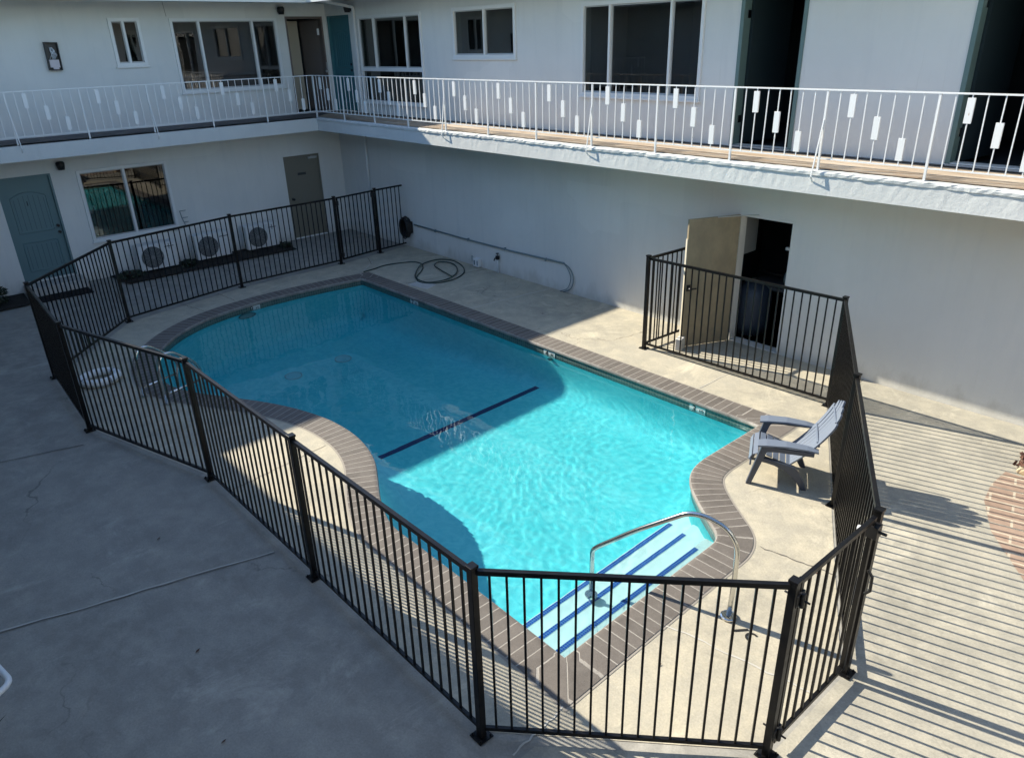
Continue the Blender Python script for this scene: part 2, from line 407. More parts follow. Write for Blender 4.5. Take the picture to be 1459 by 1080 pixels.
# outer courtyard ground with a hole where the pool deck lies
deck_poly = [(2.70,.0),(2.79,-.84),(2.94,-1.97),(2.98,-4.33),(3.47,-6.69),(5.28,-8.30),(7.52,-8.40),(9.84,-7.72),(14.61,-7.70),(16.06,-6.40),(16.09,-5.33),(14.99,-3.26),(13.87,-1.12),(13.85,.0)]
def noisy(pts, step=.5): return pts
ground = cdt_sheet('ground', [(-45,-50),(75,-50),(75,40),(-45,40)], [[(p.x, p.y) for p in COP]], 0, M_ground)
struct(ground)
# pale painted pool deck: a sheet over the concrete inside the fence
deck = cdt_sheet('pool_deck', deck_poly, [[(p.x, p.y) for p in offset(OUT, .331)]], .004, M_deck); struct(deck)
struct(cdt_sheet('path', [(13.91,-1.14),(15.03,-3.27),(16.13,-5.32),(16.11,-6.44),(14.95,-7.52),(14.95,-7.95),(23.4,-8.0),(23.4,-.01),(13.86,-.01),(13.88,-1.1)], [], .0042, M_ground_sunlit))  # sheet added over the right-hand ground, paler to brighten the sunlit area
j = MB()
def strip(mb, a, b, w, z=.008, mi=0, wob=.012, n=14):
    a = Vector(a); b = Vector(b); d = (b-a).normalized(); q = Vector((-d.y, d.x)); prev = None
    for i in range(n+1):
        c = a.lerp(b, i/n)+q*random.uniform(-wob, wob)
        ww = w*random.uniform(.6, 1.3)/2
        cur = ((c.x+q.x*ww, c.y+q.y*ww, z), (c.x-q.x*ww, c.y-q.y*ww, z))
        if prev: mb.face([prev[0], cur[0], cur[1], prev[1]], mi)
        prev = cur
for a, b, w, mi in (((11.62,-7.85),(10.99,-10.06),.018,0), ((11.64,-7.85),(11.01,-10.06),.008,1), ((7.65,-.02),(7.43,-1.9),.014,0), ((5.67,-.05),(5.24,-1.85),.012,1),
        ((12.38,-1.85),(12.40,-.02),.012,0), ((14.85,-4.42),(15.55,-4.30),.010,1), ((14.87,-5.91),(16.05,-5.70),.014,0), ((3.09,-5.65),(3.87,-5.48),.010,1),
        ((3.0,-4.86),(3.72,-4.80),.010,1), ((3.76,-1.9),(3.30,-1.40),.014,0), ((2.95,-1.30),(3.45,-1.52),.010,1), ((14.86,-7.1),(14.9,-7.68),.012,0),
        ((10.1,-6.42),(10.25,-7.7),.01,1), ((7.9,-8.6),(6.6,-13),.012,1), ((1.0,-6.25),(3.3,-6.6),.012,1), ((1.0,-4.0),(2.9,-4.1),.010,1), ((17.3,-7.5),(17.6,-1.4),.008,1)):
    strip(j, a, b, w, .008, mi)
struct(j.build('ground_joints', [M_joint, M_jointd], fix=False))
# mastic line round the coping
ring_mesh([[Vector((p.x, p.y, .007)) for p in offset(OUT, .325)], [Vector((p.x, p.y, .007)) for p in offset(OUT, .352)]], 'deck_joint', M_mastic, None).__setitem__('kind', 'structure')
m_ = MB(); m_.prism([(5.34,-1.86),(5.30,-1.50),(5.79,-1.46),(5.9,-1.78)], .005, .012)
struct(m_.build('concrete_patch', M_conc2))
# stained leaf litter / debris on the courtyard floor
# ------------------------------------------------------------------ pool
pool = thing('swimming_pool', 'kidney edged swimming pool full of turquoise water with grey brick coping, inside the black fence', 'pool', (9.4,-4.6,0), absolute=False)
pool.location = (0,0,0)
WL = -.115; BODY = False
def fl(x):
    if x >= 9.75: return -1.19+(.12*(x-9.75)/3.8)
    if x <= 6.4: return -2.02
    return -1.19-.83*(9.75-x)/3.35
prof = [(0, -.045, None), (0, -.23, None)]
rings = [[Vector((p.x, p.y, -.045)) for p in OUT], [Vector((p.x, p.y, -.215)) for p in OUT]]
tb = ring_mesh(rings, 'tile_band', M_tile, pool, uvs=[0, .17])
rings = [[Vector((p.x, p.y, -.213)) for p in OUT]]
for d, k in ((.004,.55), (.03,.74), (.09,.88), (.17,.955), (.26,.99), (.32,1.0)):
    o_ = offset(OUT, -d)
    rings.append([Vector((q.x, q.y, fl(q.x)*k)) for q in o_])
ring_mesh(rings, 'basin_wall', M_plaster, pool)
inn = offset(OUT, -.32)
pts = []
gx = 3.9
while gx < 14.6:
    gy = -7.3
    while gy < -2.2:
        if inside(offset(OUT, -.40) if False else inn, gx, gy) and min(((q.x-gx)**2+(q.y-gy)**2) for q in inn) > .03: pts.append((gx, gy))
        gy += .25
    gx += .25
fo = cdt_sheet('basin_floor', [(q.x, q.y) for q in inn], [], 0, M_plaster, pts, lambda x, y: fl(x)); fo.parent = pool
for pl in fo.data.polygons: pl.use_smooth = True
# coping: bricks with a rounded nose hanging 3 cm over the water
cp = [(-.010,-.050), (-.022,-.040), (-.024,-.012), (-.018,.004), (-.008,.010), (.035,.012), (.33,.011)]
crings = [[Vector((q.x, q.y, z)) for q in offset(OUT, d)] for d, z in cp]
co = ring_mesh(crings, 'coping', [M_nose, M_coping], pool, mi=[0,0,0,0,1,1], uvs=[.0,.02,.04,.05,.06,.1,.40])
# steps
sx = [(14.27,-.23), (13.96,-.44), (13.66,-.65)]
st = MB()
prevx = 14.56; zt = [-.20,-.36,-.52]
def rx(y):  # pool edge on the +x side at this y is handled by clipping with the outline: simple boxes reach under the coping
    return 14.6
def edge_top_y(x):  # where the curved shoulder of the pool lies for this x
    if x > 14.3: return -4.50
    if x > 14.0: return -4.25
    return -4.00
for i, (x, z) in enumerate(sx):
    st.box(x, 14.60 if i == 0 else sx[i-1][0]+.002, -6.86, edge_top_y(x+.1)+.05, fl(13)-.02, z)
so = st.build('steps', M_steps, pool, bevel=.02)
def quad_uv(name, quads, m, parent):
    me = bpy.data.meshes.new(name); V = []; F = []; U = []
    for pts_, (w, h) in quads:
        b = len(V); V += pts_; F.append((b, b+1, b+2, b+3)); U += [(0,0), (w,0), (w,h), (0,h)]
    me.from_pydata(V, [], F); me.materials.append(m); l = me.uv_layers.new(name='UVMap')
    for i, u in enumerate(U): l.data[i].uv = u
    o = bpy.data.objects.new(name, me); col.objects.link(o); o.parent = parent; return o
for (x, z), (ya, yb) in zip(sx, ((-6.72,-4.66), (-6.70,-4.42), (-6.68,-4.24))):
    h = .052
    lab(quad_uv('step_stripe', [([(x+.018,ya,z+.004),(x+.018,yb,z+.004),(x+.018+h,yb,z+.004),(x+.018+h,ya,z+.004)], (yb-ya,h))], M_step_tile, so), 'dark blue mosaic stripe along the step edge')
zz = fl(9.80)+.008
fs = MB(); fs.box(9.80,9.895,-5.55,-2.55,zz-.01,zz); lab(sub(fs, 'floor_stripe', M_stripe, pool), 'dark blue line where the floor drops to the deep end')
for (dx, dy) in ((5.93,-4.85), (5.93,-3.83)):
    d_ = MB(); d_.cyl((dx,dy,-2.03),(dx,dy,-2.005),.14,24); dd = sub(d_, 'floor_drain', mat('drain_cover',(.2,.62,.68),.6), pool)
    d_ = MB(); d_.tube([(dx+.15*math.cos(a*.3491),dy+.15*math.sin(a*.3491),-2.01) for a in range(18)], .012, 6, True); sub(d_, 'drain_ring', mat('drain_rim',(.2,.45,.5),.6), dd)
lt = MB(); lt.tube([(4.10,-4.80,-.34),(4.165,-4.80,-.34)],.15,28); pl_ = sub(lt, 'pool_light', mat('pool_light_lens',(.22,.33,.33),.2), pool)
lt = MB(); lt.tube([(4.175,-4.80+.16*math.cos(a*.2618),-.34+.14*math.sin(a*.2618)) for a in range(24)], .016, 6, True); sub(lt, 'light_ring', mat('light_ring',(.1,.2,.2),.4), pl_)
lt = MB(); lt.cyl((9.86,-2.25,-.27),(9.86,-2.29,-.27),.045,16); sub(lt, 'return_fitting', mat('return_fitting',(.03,.09,.1),.4), pool)
# depth markers set in the waterline tile
def marker(x, y, rz, txt, small):
    b_ = MB(); Mx = Matrix.Translation((x,y,-.105)) @ Matrix.Rotation(rz,4,'Z')
    b_.box(-.125,.125,-.004,.02,-.07,.055, 0, Mx); o = sub(b_, 'depth_marker', M_sign, pool)
    T = Mx @ Matrix.Translation((-.05,-.006,-.006)) @ Matrix.Rotation(R(90),4,'X')
    text_mesh(txt, .15, M_blackpaint, 'numeral', T, o)
    T = Mx @ Matrix.Translation((.065,-.006,-.006)) @ Matrix.Rotation(R(90),4,'X')
    text_mesh(small, .06, M_blackpaint, 'unit_text', T, o)
marker(12.63,-2.237,0,'3','1/2'); marker(9.82,-2.25,0,'4','FT'); marker(6.12,-2.262,0,'7','FT'); marker(4.11,-4.62,R(90),'8','FT')
# water: a closed body with absorbing volume and a rippled mirror-and-clear surface
def water_mat():
    m = bpy.data.materials.new('pool_water'); m.use_nodes = True; t = m.node_tree; t.nodes.clear()
    o = t.nodes.new('ShaderNodeOutputMaterial'); g = t.nodes.new('ShaderNodeBsdfGlass'); g.inputs['IOR'].default_value = 1.33; g.inputs['Roughness'].default_value = 0
    g.inputs['Color'].default_value = (.86,.985,1,1)
    t.links.new(g.outputs[0], o.inputs['Surface']); return m
def body_mat():
    m = bpy.data.materials.new('pool_water_tint'); m.use_nodes = True; t = m.node_tree; t.nodes.clear()
    o = t.nodes.new('ShaderNodeOutputMaterial'); va = t.nodes.new('ShaderNodeVolumeAbsorption'); va.inputs['Color'].default_value = (.0,.80,.86,1); va.inputs['Density'].default_value = .45
    t.links.new(va.outputs[0], o.inputs['Volume']); return m
wo = offset(OUT, .05)
from mathutils import noise as mn
def wz(v):
    q = Vector((v.x+.35*mn.noise(Vector((v.x*.6,v.y*.6,9))), v.y+.35*mn.noise(Vector((v.x*.6,v.y*.6,5))), 0))
    calm = .75+.6*mn.noise(Vector((v.x*.45,v.y*.45,2)))
    return WL+calm*(  .0013*mn.noise(Vector((q.x*2.6,q.y*3.2,0)))+.0006*mn.noise(Vector((q.x*6.5,q.y*7.5,3)))+.00055*mn.noise(Vector((q.x*12.5,q.y*13.5,7))))
def water_solid(name, top, bottom, step, m, outl, wavy):
    gp = []
    if step:
        x = 3.9
        while x < 14.7:
            y = -7.4
            while y < -2.1:
                if inside(outl, x, y): gp.append(Vector((x, y)))
                y += step
            x += step
    v2, e2, f2, *_ = delaunay_2d_cdt([Vector((q.x,q.y)) for q in outl]+gp, [(i,(i+1) % NP) for i in range(NP)], [], 1, 1e-6)
    V = [(v.x,v.y,wz(v) if wavy else top) for v in v2]+[(outl[i].x,outl[i].y,bottom) for i in range(NP)]
    F = [tuple(f) for f in f2]; n2 = len(v2)
    for i in range(NP): F.append((i, n2+i, n2+(i+1) % NP, (i+1) % NP))
    F.append(tuple(range(n2, n2+NP)))
    me = bpy.data.meshes.new(name); me.from_pydata(V, [], F)
    bm = bmesh.new(); bm.from_mesh(me); bmesh.ops.recalc_face_normals(bm, faces=bm.faces); bm.to_mesh(me); bm.free()
    me.polygons.foreach_set('use_smooth', [len(p.vertices) == 3 for p in me.polygons])
    me.materials.append(m); o = bpy.data.objects.new(name, me); col.objects.link(o); return struct(o)
w_ = water_solid('water', WL, -2.6, .03, water_mat(), wo, True)
w_.cycles.is_caustics_caster = True
if BODY: water_solid('water_body', WL-.02, -2.5, 0, body_mat(), offset(OUT, .03), False)
for o in bpy.data.objects:
    if o.parent is pool or (o.parent and o.parent.parent is pool): o.cycles.is_caustics_receiver = True
# ------------------------------------------------------------------ pool fence
HF = 1.477
def post(mb, p, gate=False):
    w = .026
    x, y = p; mb.box(x-w, x+w, y-w, y+w, .006, HF+.015)
    mb.box(x-w-.006, x+w+.006, y-w-.006, y+w+.006, HF+.015, HF+.035)
    mb.box(x-.062, x+.062, y-.062, y+.062, .005, .014)
    for a in (-.045,.045):
        for b in (-.045,.045): mb.cyl((x+a,y+b,.012),(x+a,y+b,.03),.009,6)
def panel(mb, a, b, lift=.0, z0=.09):
    a = Vector(a); b = Vector(b); d = b-a; L = d.length; d.normalize(); up = (0,0,1)
    s_ = a+d*.03; e_ = b-d*.03
    mb.bar((*s_, HF-.016),(*e_, HF-.016), .032, .036); mb.bar((*s_, z0),(*e_, z0), .026, .03)
    n = max(2, round(L/.112)); 
    for i in range(1, n):
        q = a+d*(L*i/n)
        mb.bar((q.x,q.y,z0),(q.x,q.y,HF-.02), .0155, .0155, up=(d.x,d.y,0))
def fence_run(ids, label, endwall=()):
    t = thing('pool_fence', label, 'fence')
    for k in ids:
        if k in endwall: continue
        mb = MB(); post(mb, P[k]); mb.build('fence_post', M_black, t, bevel=.003)
    for a, b in zip(ids[:-1], ids[1:]):
        mb = MB(); panel(mb, P[a], P[b]); mb.build('fence_panel', M_black, t)
    return t
fence_run([16,15], 'short black picket fence piece joining the wall beside the black hose pot', endwall=(16,))
fence_run([14,13,12,11,1,2,3,4,5], 'long black picket fence round the deep end and along the shaded near side')
fence_run([6,7,8,9,10], 'black picket fence behind the lounge chair, turning round the open tan door to the wall', endwall=(10,))
def gate(a, b, label, latch_at_b=True):
    t = thing('pool_gate', label, 'gate'); a = Vector(P[a]); b = Vector(P[b]); d = (b-a).normalized(); q = Vector((-d.y,d.x))
    s_ = a+d*.075; e_ = b-d*.075; fr = MB()
    for z in (HF-.02,.10): fr.bar((*s_,z),(*e_,z),.03,.034)
    for p_ in (s_,e_): fr.bar((p_.x,p_.y,.08),(p_.x,p_.y,HF),.034,.034,up=(d.x,d.y,0))
    fr.build('gate_frame', M_black, t, bevel=.002)
    pk = MB(); L = (e_-s_).length; n = round(L/.112)
    for i in range(1,n): c = s_+d*(L*i/n); pk.bar((c.x,c.y,.10),(c.x,c.y,HF-.03),.0165,.0165,up=(d.x,d.y,0))
    pk.build('pickets', M_black, t)
    for z in (.20,HF-.13):
        h = MB(); c = a+d*.05; h.box(c.x-.03,c.x+.03,c.y-.05,c.y+.05,z-.045,z+.045); h.cyl((c.x+.04,c.y,z-.055),(c.x+.04,c.y,z+.055),.017,10); h.cyl((c.x-.08,c.y,z),(c.x+.09,c.y,z),.008,6)
        h.build('hinge', M_blackpl, t, bevel=.004)
    c = b-d*.06; h = MB(); h.box(c.x-.035,c.x+.05,c.y-.04,c.y+.04,HF-.16,HF-.06); h.cyl((c.x+.05,c.y,HF-.11),(c.x+.10,c.y,HF-.11),.012,8)
    h.build('latch', M_blackpl, t, bevel=.004); h = MB()
    h.tube([(c.x+.04,c.y-.03,HF-.42),(c.x+.075,c.y-.03,HF-.46),(c.x+.08,c.y-.03,HF-.58),(c.x+.05,c.y-.03,HF-.62)],.012,8)
    h.build('pull_handle', M_blackpl, t)
    h = MB(); h.cyl((c.x-.085,c.y-.03,HF-.12),(c.x-.06,c.y-.03,HF-.12),.02,12); h.build('latch_knob', M_white, t, smooth=False)
    return t
gate(5,6,'black picket gate at the sunlit corner nearest the camera')
gate(14,15,'black picket gate in front of the corner, in the shade beside the olive door')

# ------------------------------------------------------------------ buildings
def wall_mesh(mb, org, u, nrm, U0, U1, Z0, Z1, holes, th=.18, mi=0):
    """wall face through org, along u, from U0..U1 and Z0..Z1; thickness goes to -nrm. holes: (u0,u1,z0,z1)"""
    org = Vector(org); u = Vector(u); n = Vector(nrm)
    us = sorted({U0,U1,*[h[0] for h in holes],*[h[1] for h in holes]}); zs = sorted({Z0,Z1,*[h[2] for h in holes],*[h[3] for h in holes]})
    def pt(a, z, dpt): return tuple(org+u*a-n*dpt+Vector((0,0,z)))
    def hole(a, z): return any(h[0] < a < h[1] and h[2] < z < h[3] for h in holes)
    for i in range(len(us)-1):
        for k in range(len(zs)-1):
            if hole((us[i]+us[i+1])/2, (zs[k]+zs[k+1])/2): continue
            for dpt in (0, th): mb.face([pt(us[i],zs[k],dpt),pt(us[i+1],zs[k],dpt),pt(us[i+1],zs[k+1],dpt),pt(us[i],zs[k+1],dpt)], mi)
    for a0,a1,z0,z1 in holes:
        mb.face([pt(a0,z0,0),pt(a1,z0,0),pt(a1,z0,th),pt(a0,z0,th)],mi); mb.face([pt(a0,z1,0),pt(a1,z1,0),pt(a1,z1,th),pt(a0,z1,th)],mi)
        mb.face([pt(a0,z0,0),pt(a0,z1,0),pt(a0,z1,th),pt(a0,z0,th)],mi); mb.face([pt(a1,z0,0),pt(a1,z1,0),pt(a1,z1,th),pt(a1,z0,th)],mi)
def FR(side):
    """frame placing local (a along wall, outward, z) to the world. L wall: a=y, outward=+x ; R wall: a=x, outward=-y"""
    if side == 'L': return Matrix(((0,1,0,0),(1,0,0,0),(0,0,1,0),(0,0,0,1)))
    return Matrix(((1,0,0,0),(0,-1,0,0),(0,0,1,0),(0,0,0,1)))
def window(side, parent, a0, a1, z0, z1, divs, transom=None, label=None, fw=.055, out=.03, curtain=None):
    """outer trim size a0..a1 x z0..z1"""
    Mx = FR(side); f = MB()
    f.box(a0,a1,-.05,out,z0,z0+fw,0,Mx); f.box(a0,a1,-.05,out,z1-fw,z1,0,Mx)
    f.box(a0,a0+fw,-.05,out-.002,z0+fw,z1-fw,0,Mx); f.box(a1-fw,a1,-.05,out-.002,z0+fw,z1-fw,0,Mx)
    f.box(a0-.02,a1+.02,0.003,out+.02,z0-.03,z0,0,Mx)
    zt_ = transom if transom else z0+fw
    for d in divs: f.box(d-.022,d+.022,-.045,out-.01,zt_,z1-fw,0,Mx)
    if transom: f.box(a0+fw,a1-fw,-.048,out-.006,transom-.045,transom+.03,0,Mx)
    w = f.build('window', M_frame, parent, bevel=.004)
    if label: lab(w, label)
    edges = [a0+fw]+list(divs)+[a1-fw]
    for k in range(len(edges)-1):
        p = MB(); e0 = edges[k]+.02*(k > 0); e1 = edges[k+1]-.02*(k < len(edges)-2); dpt = -.02-.012*(k % 2)
        p.box(e0,e1,dpt-.004,dpt,(transom+.03 if transom else z0+fw),z1-fw,0,Mx); sub(p,'pane',M_glass,w)
        s = MB()
        zb_ = (transom+.03 if transom else z0+fw)
        for q in ((e0,e0+.02,zb_,z1-fw),(e1-.02,e1,zb_,z1-fw),(e0+.02,e1-.02,zb_,zb_+.025),(e0+.02,e1-.02,z1-fw-.02,z1-fw)):
            s.box(q[0],q[1],dpt-.012,dpt+.012,q[2],q[3],0,Mx)
        sub(s,'sash',M_vinyl,w)
    if transom:
        p = MB(); p.box(a0+fw,a1-fw,-.034,-.03,z0+fw,transom-.045,0,Mx); sub(p,'pane',M_glass,w)
    return w
def room(side, parent, a0, a1, z0, z1, depth, m=None, floor_=None):
    Mx = FR(side); b = MB(); d0 = -.182
    for q in ([(a0,-depth,z0),(a1,-depth,z0),(a1,-depth,z1),(a0,-depth,z1)], [(a0,d0,z0),(a0,-depth,z0),(a0,-depth,z1),(a0,d0,z1)], [(a1,d0,z0),(a1,-depth,z0),(a1,-depth,z1),(a1,d0,z1)],
              [(a0,d0,z1),(a1,d0,z1),(a1,-depth,z1),(a0,-depth,z1)], [(a0,d0,z0),(a1,d0,z0),(a1,-depth,z0),(a0,-depth,z0)]):
        b.face([Mx @ Vector(p) for p in q])
    return b.build('room_interior', m or M_room, parent)

EAVE = 5.50; SOFF = 5.40; DECK = 2.985
# ---- left wing (wall plane x = 0)
LW = thing('apartment_wing', 'left white stucco wing with the numbered teal door and three air conditioners at its foot', 'building')
holesL = [(-7.57,-6.64,.22,2.27), (-6.15,-4.40,.83,2.25), (-1.58,-.68,.02,2.03),
          (-4.88,-4.32,4.23,5.07), (-3.67,-1.31,3.65,5.06), (-1.04,-.12,DECK+.03,5.10)]
mb = MB(); wall_mesh(mb, (0,0,0), (0,1,0), (1,0,0), -30, 0, 0, SOFF, holesL); mb.build('wall', M_wall, LW, fix=False)
room('L', LW, -8.2,-3.9,0,2.6,3.6); room('L', LW, -5.2,-.05,2.95,5.38,3.4, M_room)
mb = MB(); mb.box(-9,1.36,-30,-1.17,SOFF+.02,EAVE-.03); mb.box(1.32,1.372,-30,-1.17,SOFF-.06,EAVE); mb.build('roof', M_soffit, LW)
# walkway slab with fascia
mb = MB(); mb.box(.002,1.035,-30,-1.122,2.70,DECK-.03); mb.build('walkway_slab', M_soffit, LW)
mb = MB(); mb.box(1.035,1.062,-30,-1.125,2.68,2.955); mb.build('walkway_fascia', M_fascia, LW)
mb = MB(); mb.face([(.004,-30,DECK),(1.02,-30,DECK),(1.02,-1.10,DECK),(.004,-.004,DECK)]); mb.build('walkway_floor', M_deckdark, LW)
window('L', LW, -6.18,-4.37,.80,2.28,[-5.27], label='two pane ground floor window with pale frame beside the numbered door', fw=.06)
window('L', LW, -4.91,-4.30,4.20,5.10,[-4.63], label='small upper window with two narrow panes', fw=.06)
window('L', LW, -3.70,-1.28,3.62,5.09,[-3.09,-1.88], label='wide three pane upper window')
# back window seen through the wide pane
b = MB(); Mx = FR('L'); b.box(-3.3,-2.5,-3.38,-3.36,4.25,5.0,0,Mx); b.box(-2.42,-2.40,-3.38,-3.36,4.25,5.0,0,Mx); b.build('rear_window', M_dim, LW)
def plank_door(Mx, a0, a1, z0, z1, m, parent, label, num=None, knob_at_a1=True):
    t = 0.0; d = MB(); w = a1-a0; h = z1-z0
    d.box(a0+.04,a1-.04,-.10,-.055,z0+.01,z1-.035,0,Mx); o = d.build('door', m, parent, bevel=.003); lab(o, label)
    f = MB(); f.box(a0,a0+.04,-.12,.006,z0,z1,0,Mx); f.box(a1-.04,a1,-.12,.006,z0,z1,0,Mx); f.box(a0+.04,a1-.04,-.12,.004,z1-.035,z1,0,Mx); sub(f,'door_frame',m,o)
    q = MB(); pa0 = a0+.17; pa1 = a1-.17; c = (pa0+pa1)/2; ph = pa1-pa0
    # arched upper panel outline, lower panel outline
    arch = [(pa0,z0+.98)]+[(pa0+ph*i/10, z0+1.68+.10*math.sin(math.pi*i/10)) for i in range(11)]+[(pa1,z0+.98)]
    q.tube([Mx @ Vector((a,-.052,z)) for a,z in arch], .011, 6, True)
    low = [(pa0,z0+.20),(pa0,z0+.78),(pa1,z0+.78),(pa1,z0+.20)]
    for i in range(4):
        A = low[i]; B = low[(i+1) % 4]; q.tube([Mx @ Vector((A[0],-.052,A[1])), Mx @ Vector((B[0],-.052,B[1]))], .011, 6)
    sub(q,'panel_moulding',m,o)
    g = MB()
    for i in range(7):
        a = pa0+.05+(ph-.1)*i/6
        g.box(a-.004,a+.004,-.056,-.0535,z0+1.03,z0+1.62+.10*math.sin(math.pi*(a-pa0)/ph),0,Mx); g.box(a-.004,a+.004,-.056,-.0535,z0+.25,z0+.73,0,Mx)
    sub(g,'plank_grooves',M_blackpl if False else mat('groove_shadow_paint',(m.node_tree.nodes['Principled BSDF'].inputs[0].default_value[0]*.5,)*3 if False else tuple(x*.55 for x in m.node_tree.nodes['Principled BSDF'].inputs[0].default_value[:3]),.7),o)
    ka = a1-.10 if knob_at_a1 else a0+.10
    for z in (z0+.92,z0+1.05):
        k = MB(); k.cyl(Mx @ Vector((ka,-.055,z)), Mx @ Vector((ka,.0,z)), .028, 12); sub(k,'handle',M_blackpl,o,smooth=False)
    if num:
        # Mx mirrors handedness, so text is placed with its own matrix
        T = Matrix.Translation(Mx @ Vector((c-.04,-.051,z0+1.55))) @ Matrix(((0,0,1,0),(1,0,0,0),(0,1,0,0),(0,0,0,1)))
        text_mesh(num,.13,M_blackpaint,'door_number',T,o,.003)
    return o
plank_door(FR('L'),-7.61,-6.64,.20,2.29,M_teal,LW,'teal panelled door numbered 1 with black handle and deadbolt','1')
# olive service door
d = MB(); Mx = FR('L'); d.box(-1.58,-.68,-.06,-.02,.03,2.0,0,Mx); od = d.build('door', M_olive, LW, bevel=.003); lab(od,'plain olive grey metal door')
d = MB(); d.box(-1.61,-1.575,-.12,.008,.0,2.035,0,Mx); d.box(-.685,-.65,-.12,.008,.0,2.035,0,Mx); d.box(-1.575,-.685,-.12,.006,2.0,2.035,0,Mx); sub(d,'door_frame',M_olive,od)
d = MB(); d.cyl((-.02,-1.49,1.0),(.05,-1.49,1.0),.03,12); sub(d,'handle',M_blackpl,od)
d = MB(); d.box(-.95,-.72,-.02,.03,1.93,1.97,0,Mx); d.bar((.03,-.90,1.985),(.12,-.75,1.985),.02,.012); sub(d,'door_closer',M_vinyl,od)
d = MB(); d.box(-1.27,-1.05,-.02,-.014,1.56,1.62,0,Mx); sub(d,'name_plate',mat('door_plate_grey',(.05,.05,.045),.4),od)
d = MB(); d.box(-1.58,-.68,-.1,.03,.005,.025,0,Mx); sub(d,'threshold',M_white,od)
# open upstairs doorway with a cream inner panel and a brown leaf
d = MB(); zt_ = 5.10; zb_ = DECK+.03
d.box(-1.06,-1.02,-.15,.010,zb_,zt_+.02,0,Mx); d.box(-.14,-.10,-.15,.010,zb_,zt_+.02,0,Mx); d.box(-1.02,-.14,-.15,.008,zt_-.03,zt_+.02,0,Mx); df = d.build('doorway_frame',M_brown,LW); lab(df,'dark frame of the open upstairs doorway')
d = MB(); d.box(-.56,-.26,-1.0,-.96,zb_,zt_-.05,0,Mx); sub(d,'inner_door',M_cream,df)
d = MB(); Lf = Matrix.Translation((0,-.14,0)) @ Matrix.Rotation(R(-62),4,'Z'); d.box(-.05,0,-.80,0,zb_+.01,zt_-.04,0,Matrix.Translation((-.16,-.14,0)) @ Matrix.Rotation(R(-86),4,'Z')); lf = sub(d,'door_leaf',mat('leaf_brown',(.20,.165,.15),.6),df)
d = MB(); d.box(-.125,-.10,.01,.03,zb_+.95,zb_+1.10,0,Mx); d.cyl((.01,-.14,zb_+.90),(.06,-.14,zb_+.90),.03,10); sub(d,'strike_plate',M_vinyl,df)
d = MB(); d.box(-.25,-.20,-.04,-.02,zt_-.38,zt_-.24,0,Mx); sub(d,'hinge',M_white,df)
# fence corner seam
mb = MB(); mb.bar((.003,-3.76,SOFF),(.003,-3.735,5.12),.006); mb.build('wall_crack',M_jointd,LW)
# ---- right wing (wall plane y = 0)
RW = thing('apartment_wing', 'long right hand white stucco wing with the open dark doorways and peeling sunlit walkway', 'building')
holesR = [(.09,1.03,DECK+.03,5.10), (1.45,3.84,3.28,5.04), (4.95,6.72,4.22,5.06), (8.40,10.72,3.64,4.99), (11.36,12.30,DECK+.03,5.02), (14.33,15.26,DECK+.04,5.02), (11.66,12.51,.02,2.03)]
mb = MB(); wall_mesh(mb, (0,0,0), (1,0,0), (0,-1,0), .0, 40, 0, SOFF, holesR); mb.build('wall', M_wall, RW, fix=False)
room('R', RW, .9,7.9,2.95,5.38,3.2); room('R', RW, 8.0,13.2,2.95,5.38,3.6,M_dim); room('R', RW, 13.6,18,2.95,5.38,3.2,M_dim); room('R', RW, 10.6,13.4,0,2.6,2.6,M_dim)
mb = MB(); mb.box(-9,40,-1.165,9,SOFF,EAVE-.01); mb.build('roof', M_soffit, RW); mb = MB(); mb.box(1.375,40,-1.20,-1.166,SOFF-.06,EAVE); mb.build('roof_fascia', M_fascia, RW)
mb = MB(); mb.box(.002,40,-1.09,-.002,2.70,DECK-.03); mb.build('walkway_slab', M_soffit, RW)
# fascia as a wobbly hand-trowelled band
def fascia():
    mb = MB(); xs = [1.062+.06*i for i in range(int((40-1.06)/.06))]
    prof_ = [(-1.09,2.682),(-1.125,2.682),(-1.124,2.80),(-1.124,2.905),(-1.138,2.912),(-1.142,2.945),(-1.132,2.962),(-1.08,2.974),(-1.03,2.972)]
    base = 0; K = len(prof_)
    for i, x in enumerate(xs):
        for k, (y, z) in enumerate(prof_):
            jy = random.uniform(-.0015,.0015)*(k > 1); jz = random.uniform(-.001,.001)*(k > 1)
            if k in (4,5):
                jy += .004*math.sin(x*3.1)*math.sin(x*1.3+1)+random.uniform(-.004,.004); jz += random.uniform(-.003,.003)
            if k in (6,7,8): jy += random.uniform(-.012,.012); jz += random.uniform(-.003,.004)
            mb.v.append((x, y+jy, z+jz))
    for i in range(len(xs)-1):
        for k in range(K-1):
            mb.f.append((i*K+k,(i+1)*K+k,(i+1)*K+k+1,i*K+k+1)); mb.m.append(0)
    return mb.build('walkway_fascia', M_fascia, RW)
lab(fascia(), 'rough white stucco edge of the walkway, sunlit to the right')
mb = MB(); mb.face([(1.0,-1.075,DECK),(40,-1.075,DECK),(40,-.10,DECK),(.10,-.10,DECK)]); lab(mb.build('walkway_floor', M_deckboard, RW), 'worn orange brown walkway surface')
mb = MB(); mb.box(.1,40,-.10,-.002,DECK-.02,DECK+.012); mb.build('floor_edge', M_blackpl, RW)
window('R', RW, 1.42,3.87,3.25,5.07,[2.07,3.28],transom=3.97,label='tall upper window with a lower row of glass by the corner')
window('R', RW, 4.92,6.75,4.19,5.09,[5.86],label='upper window of two equal panes',fw=.06)
window('R', RW, 8.36,10.76,3.60,5.02,[8.97,10.17],label='wide upper window with one broad middle pane')
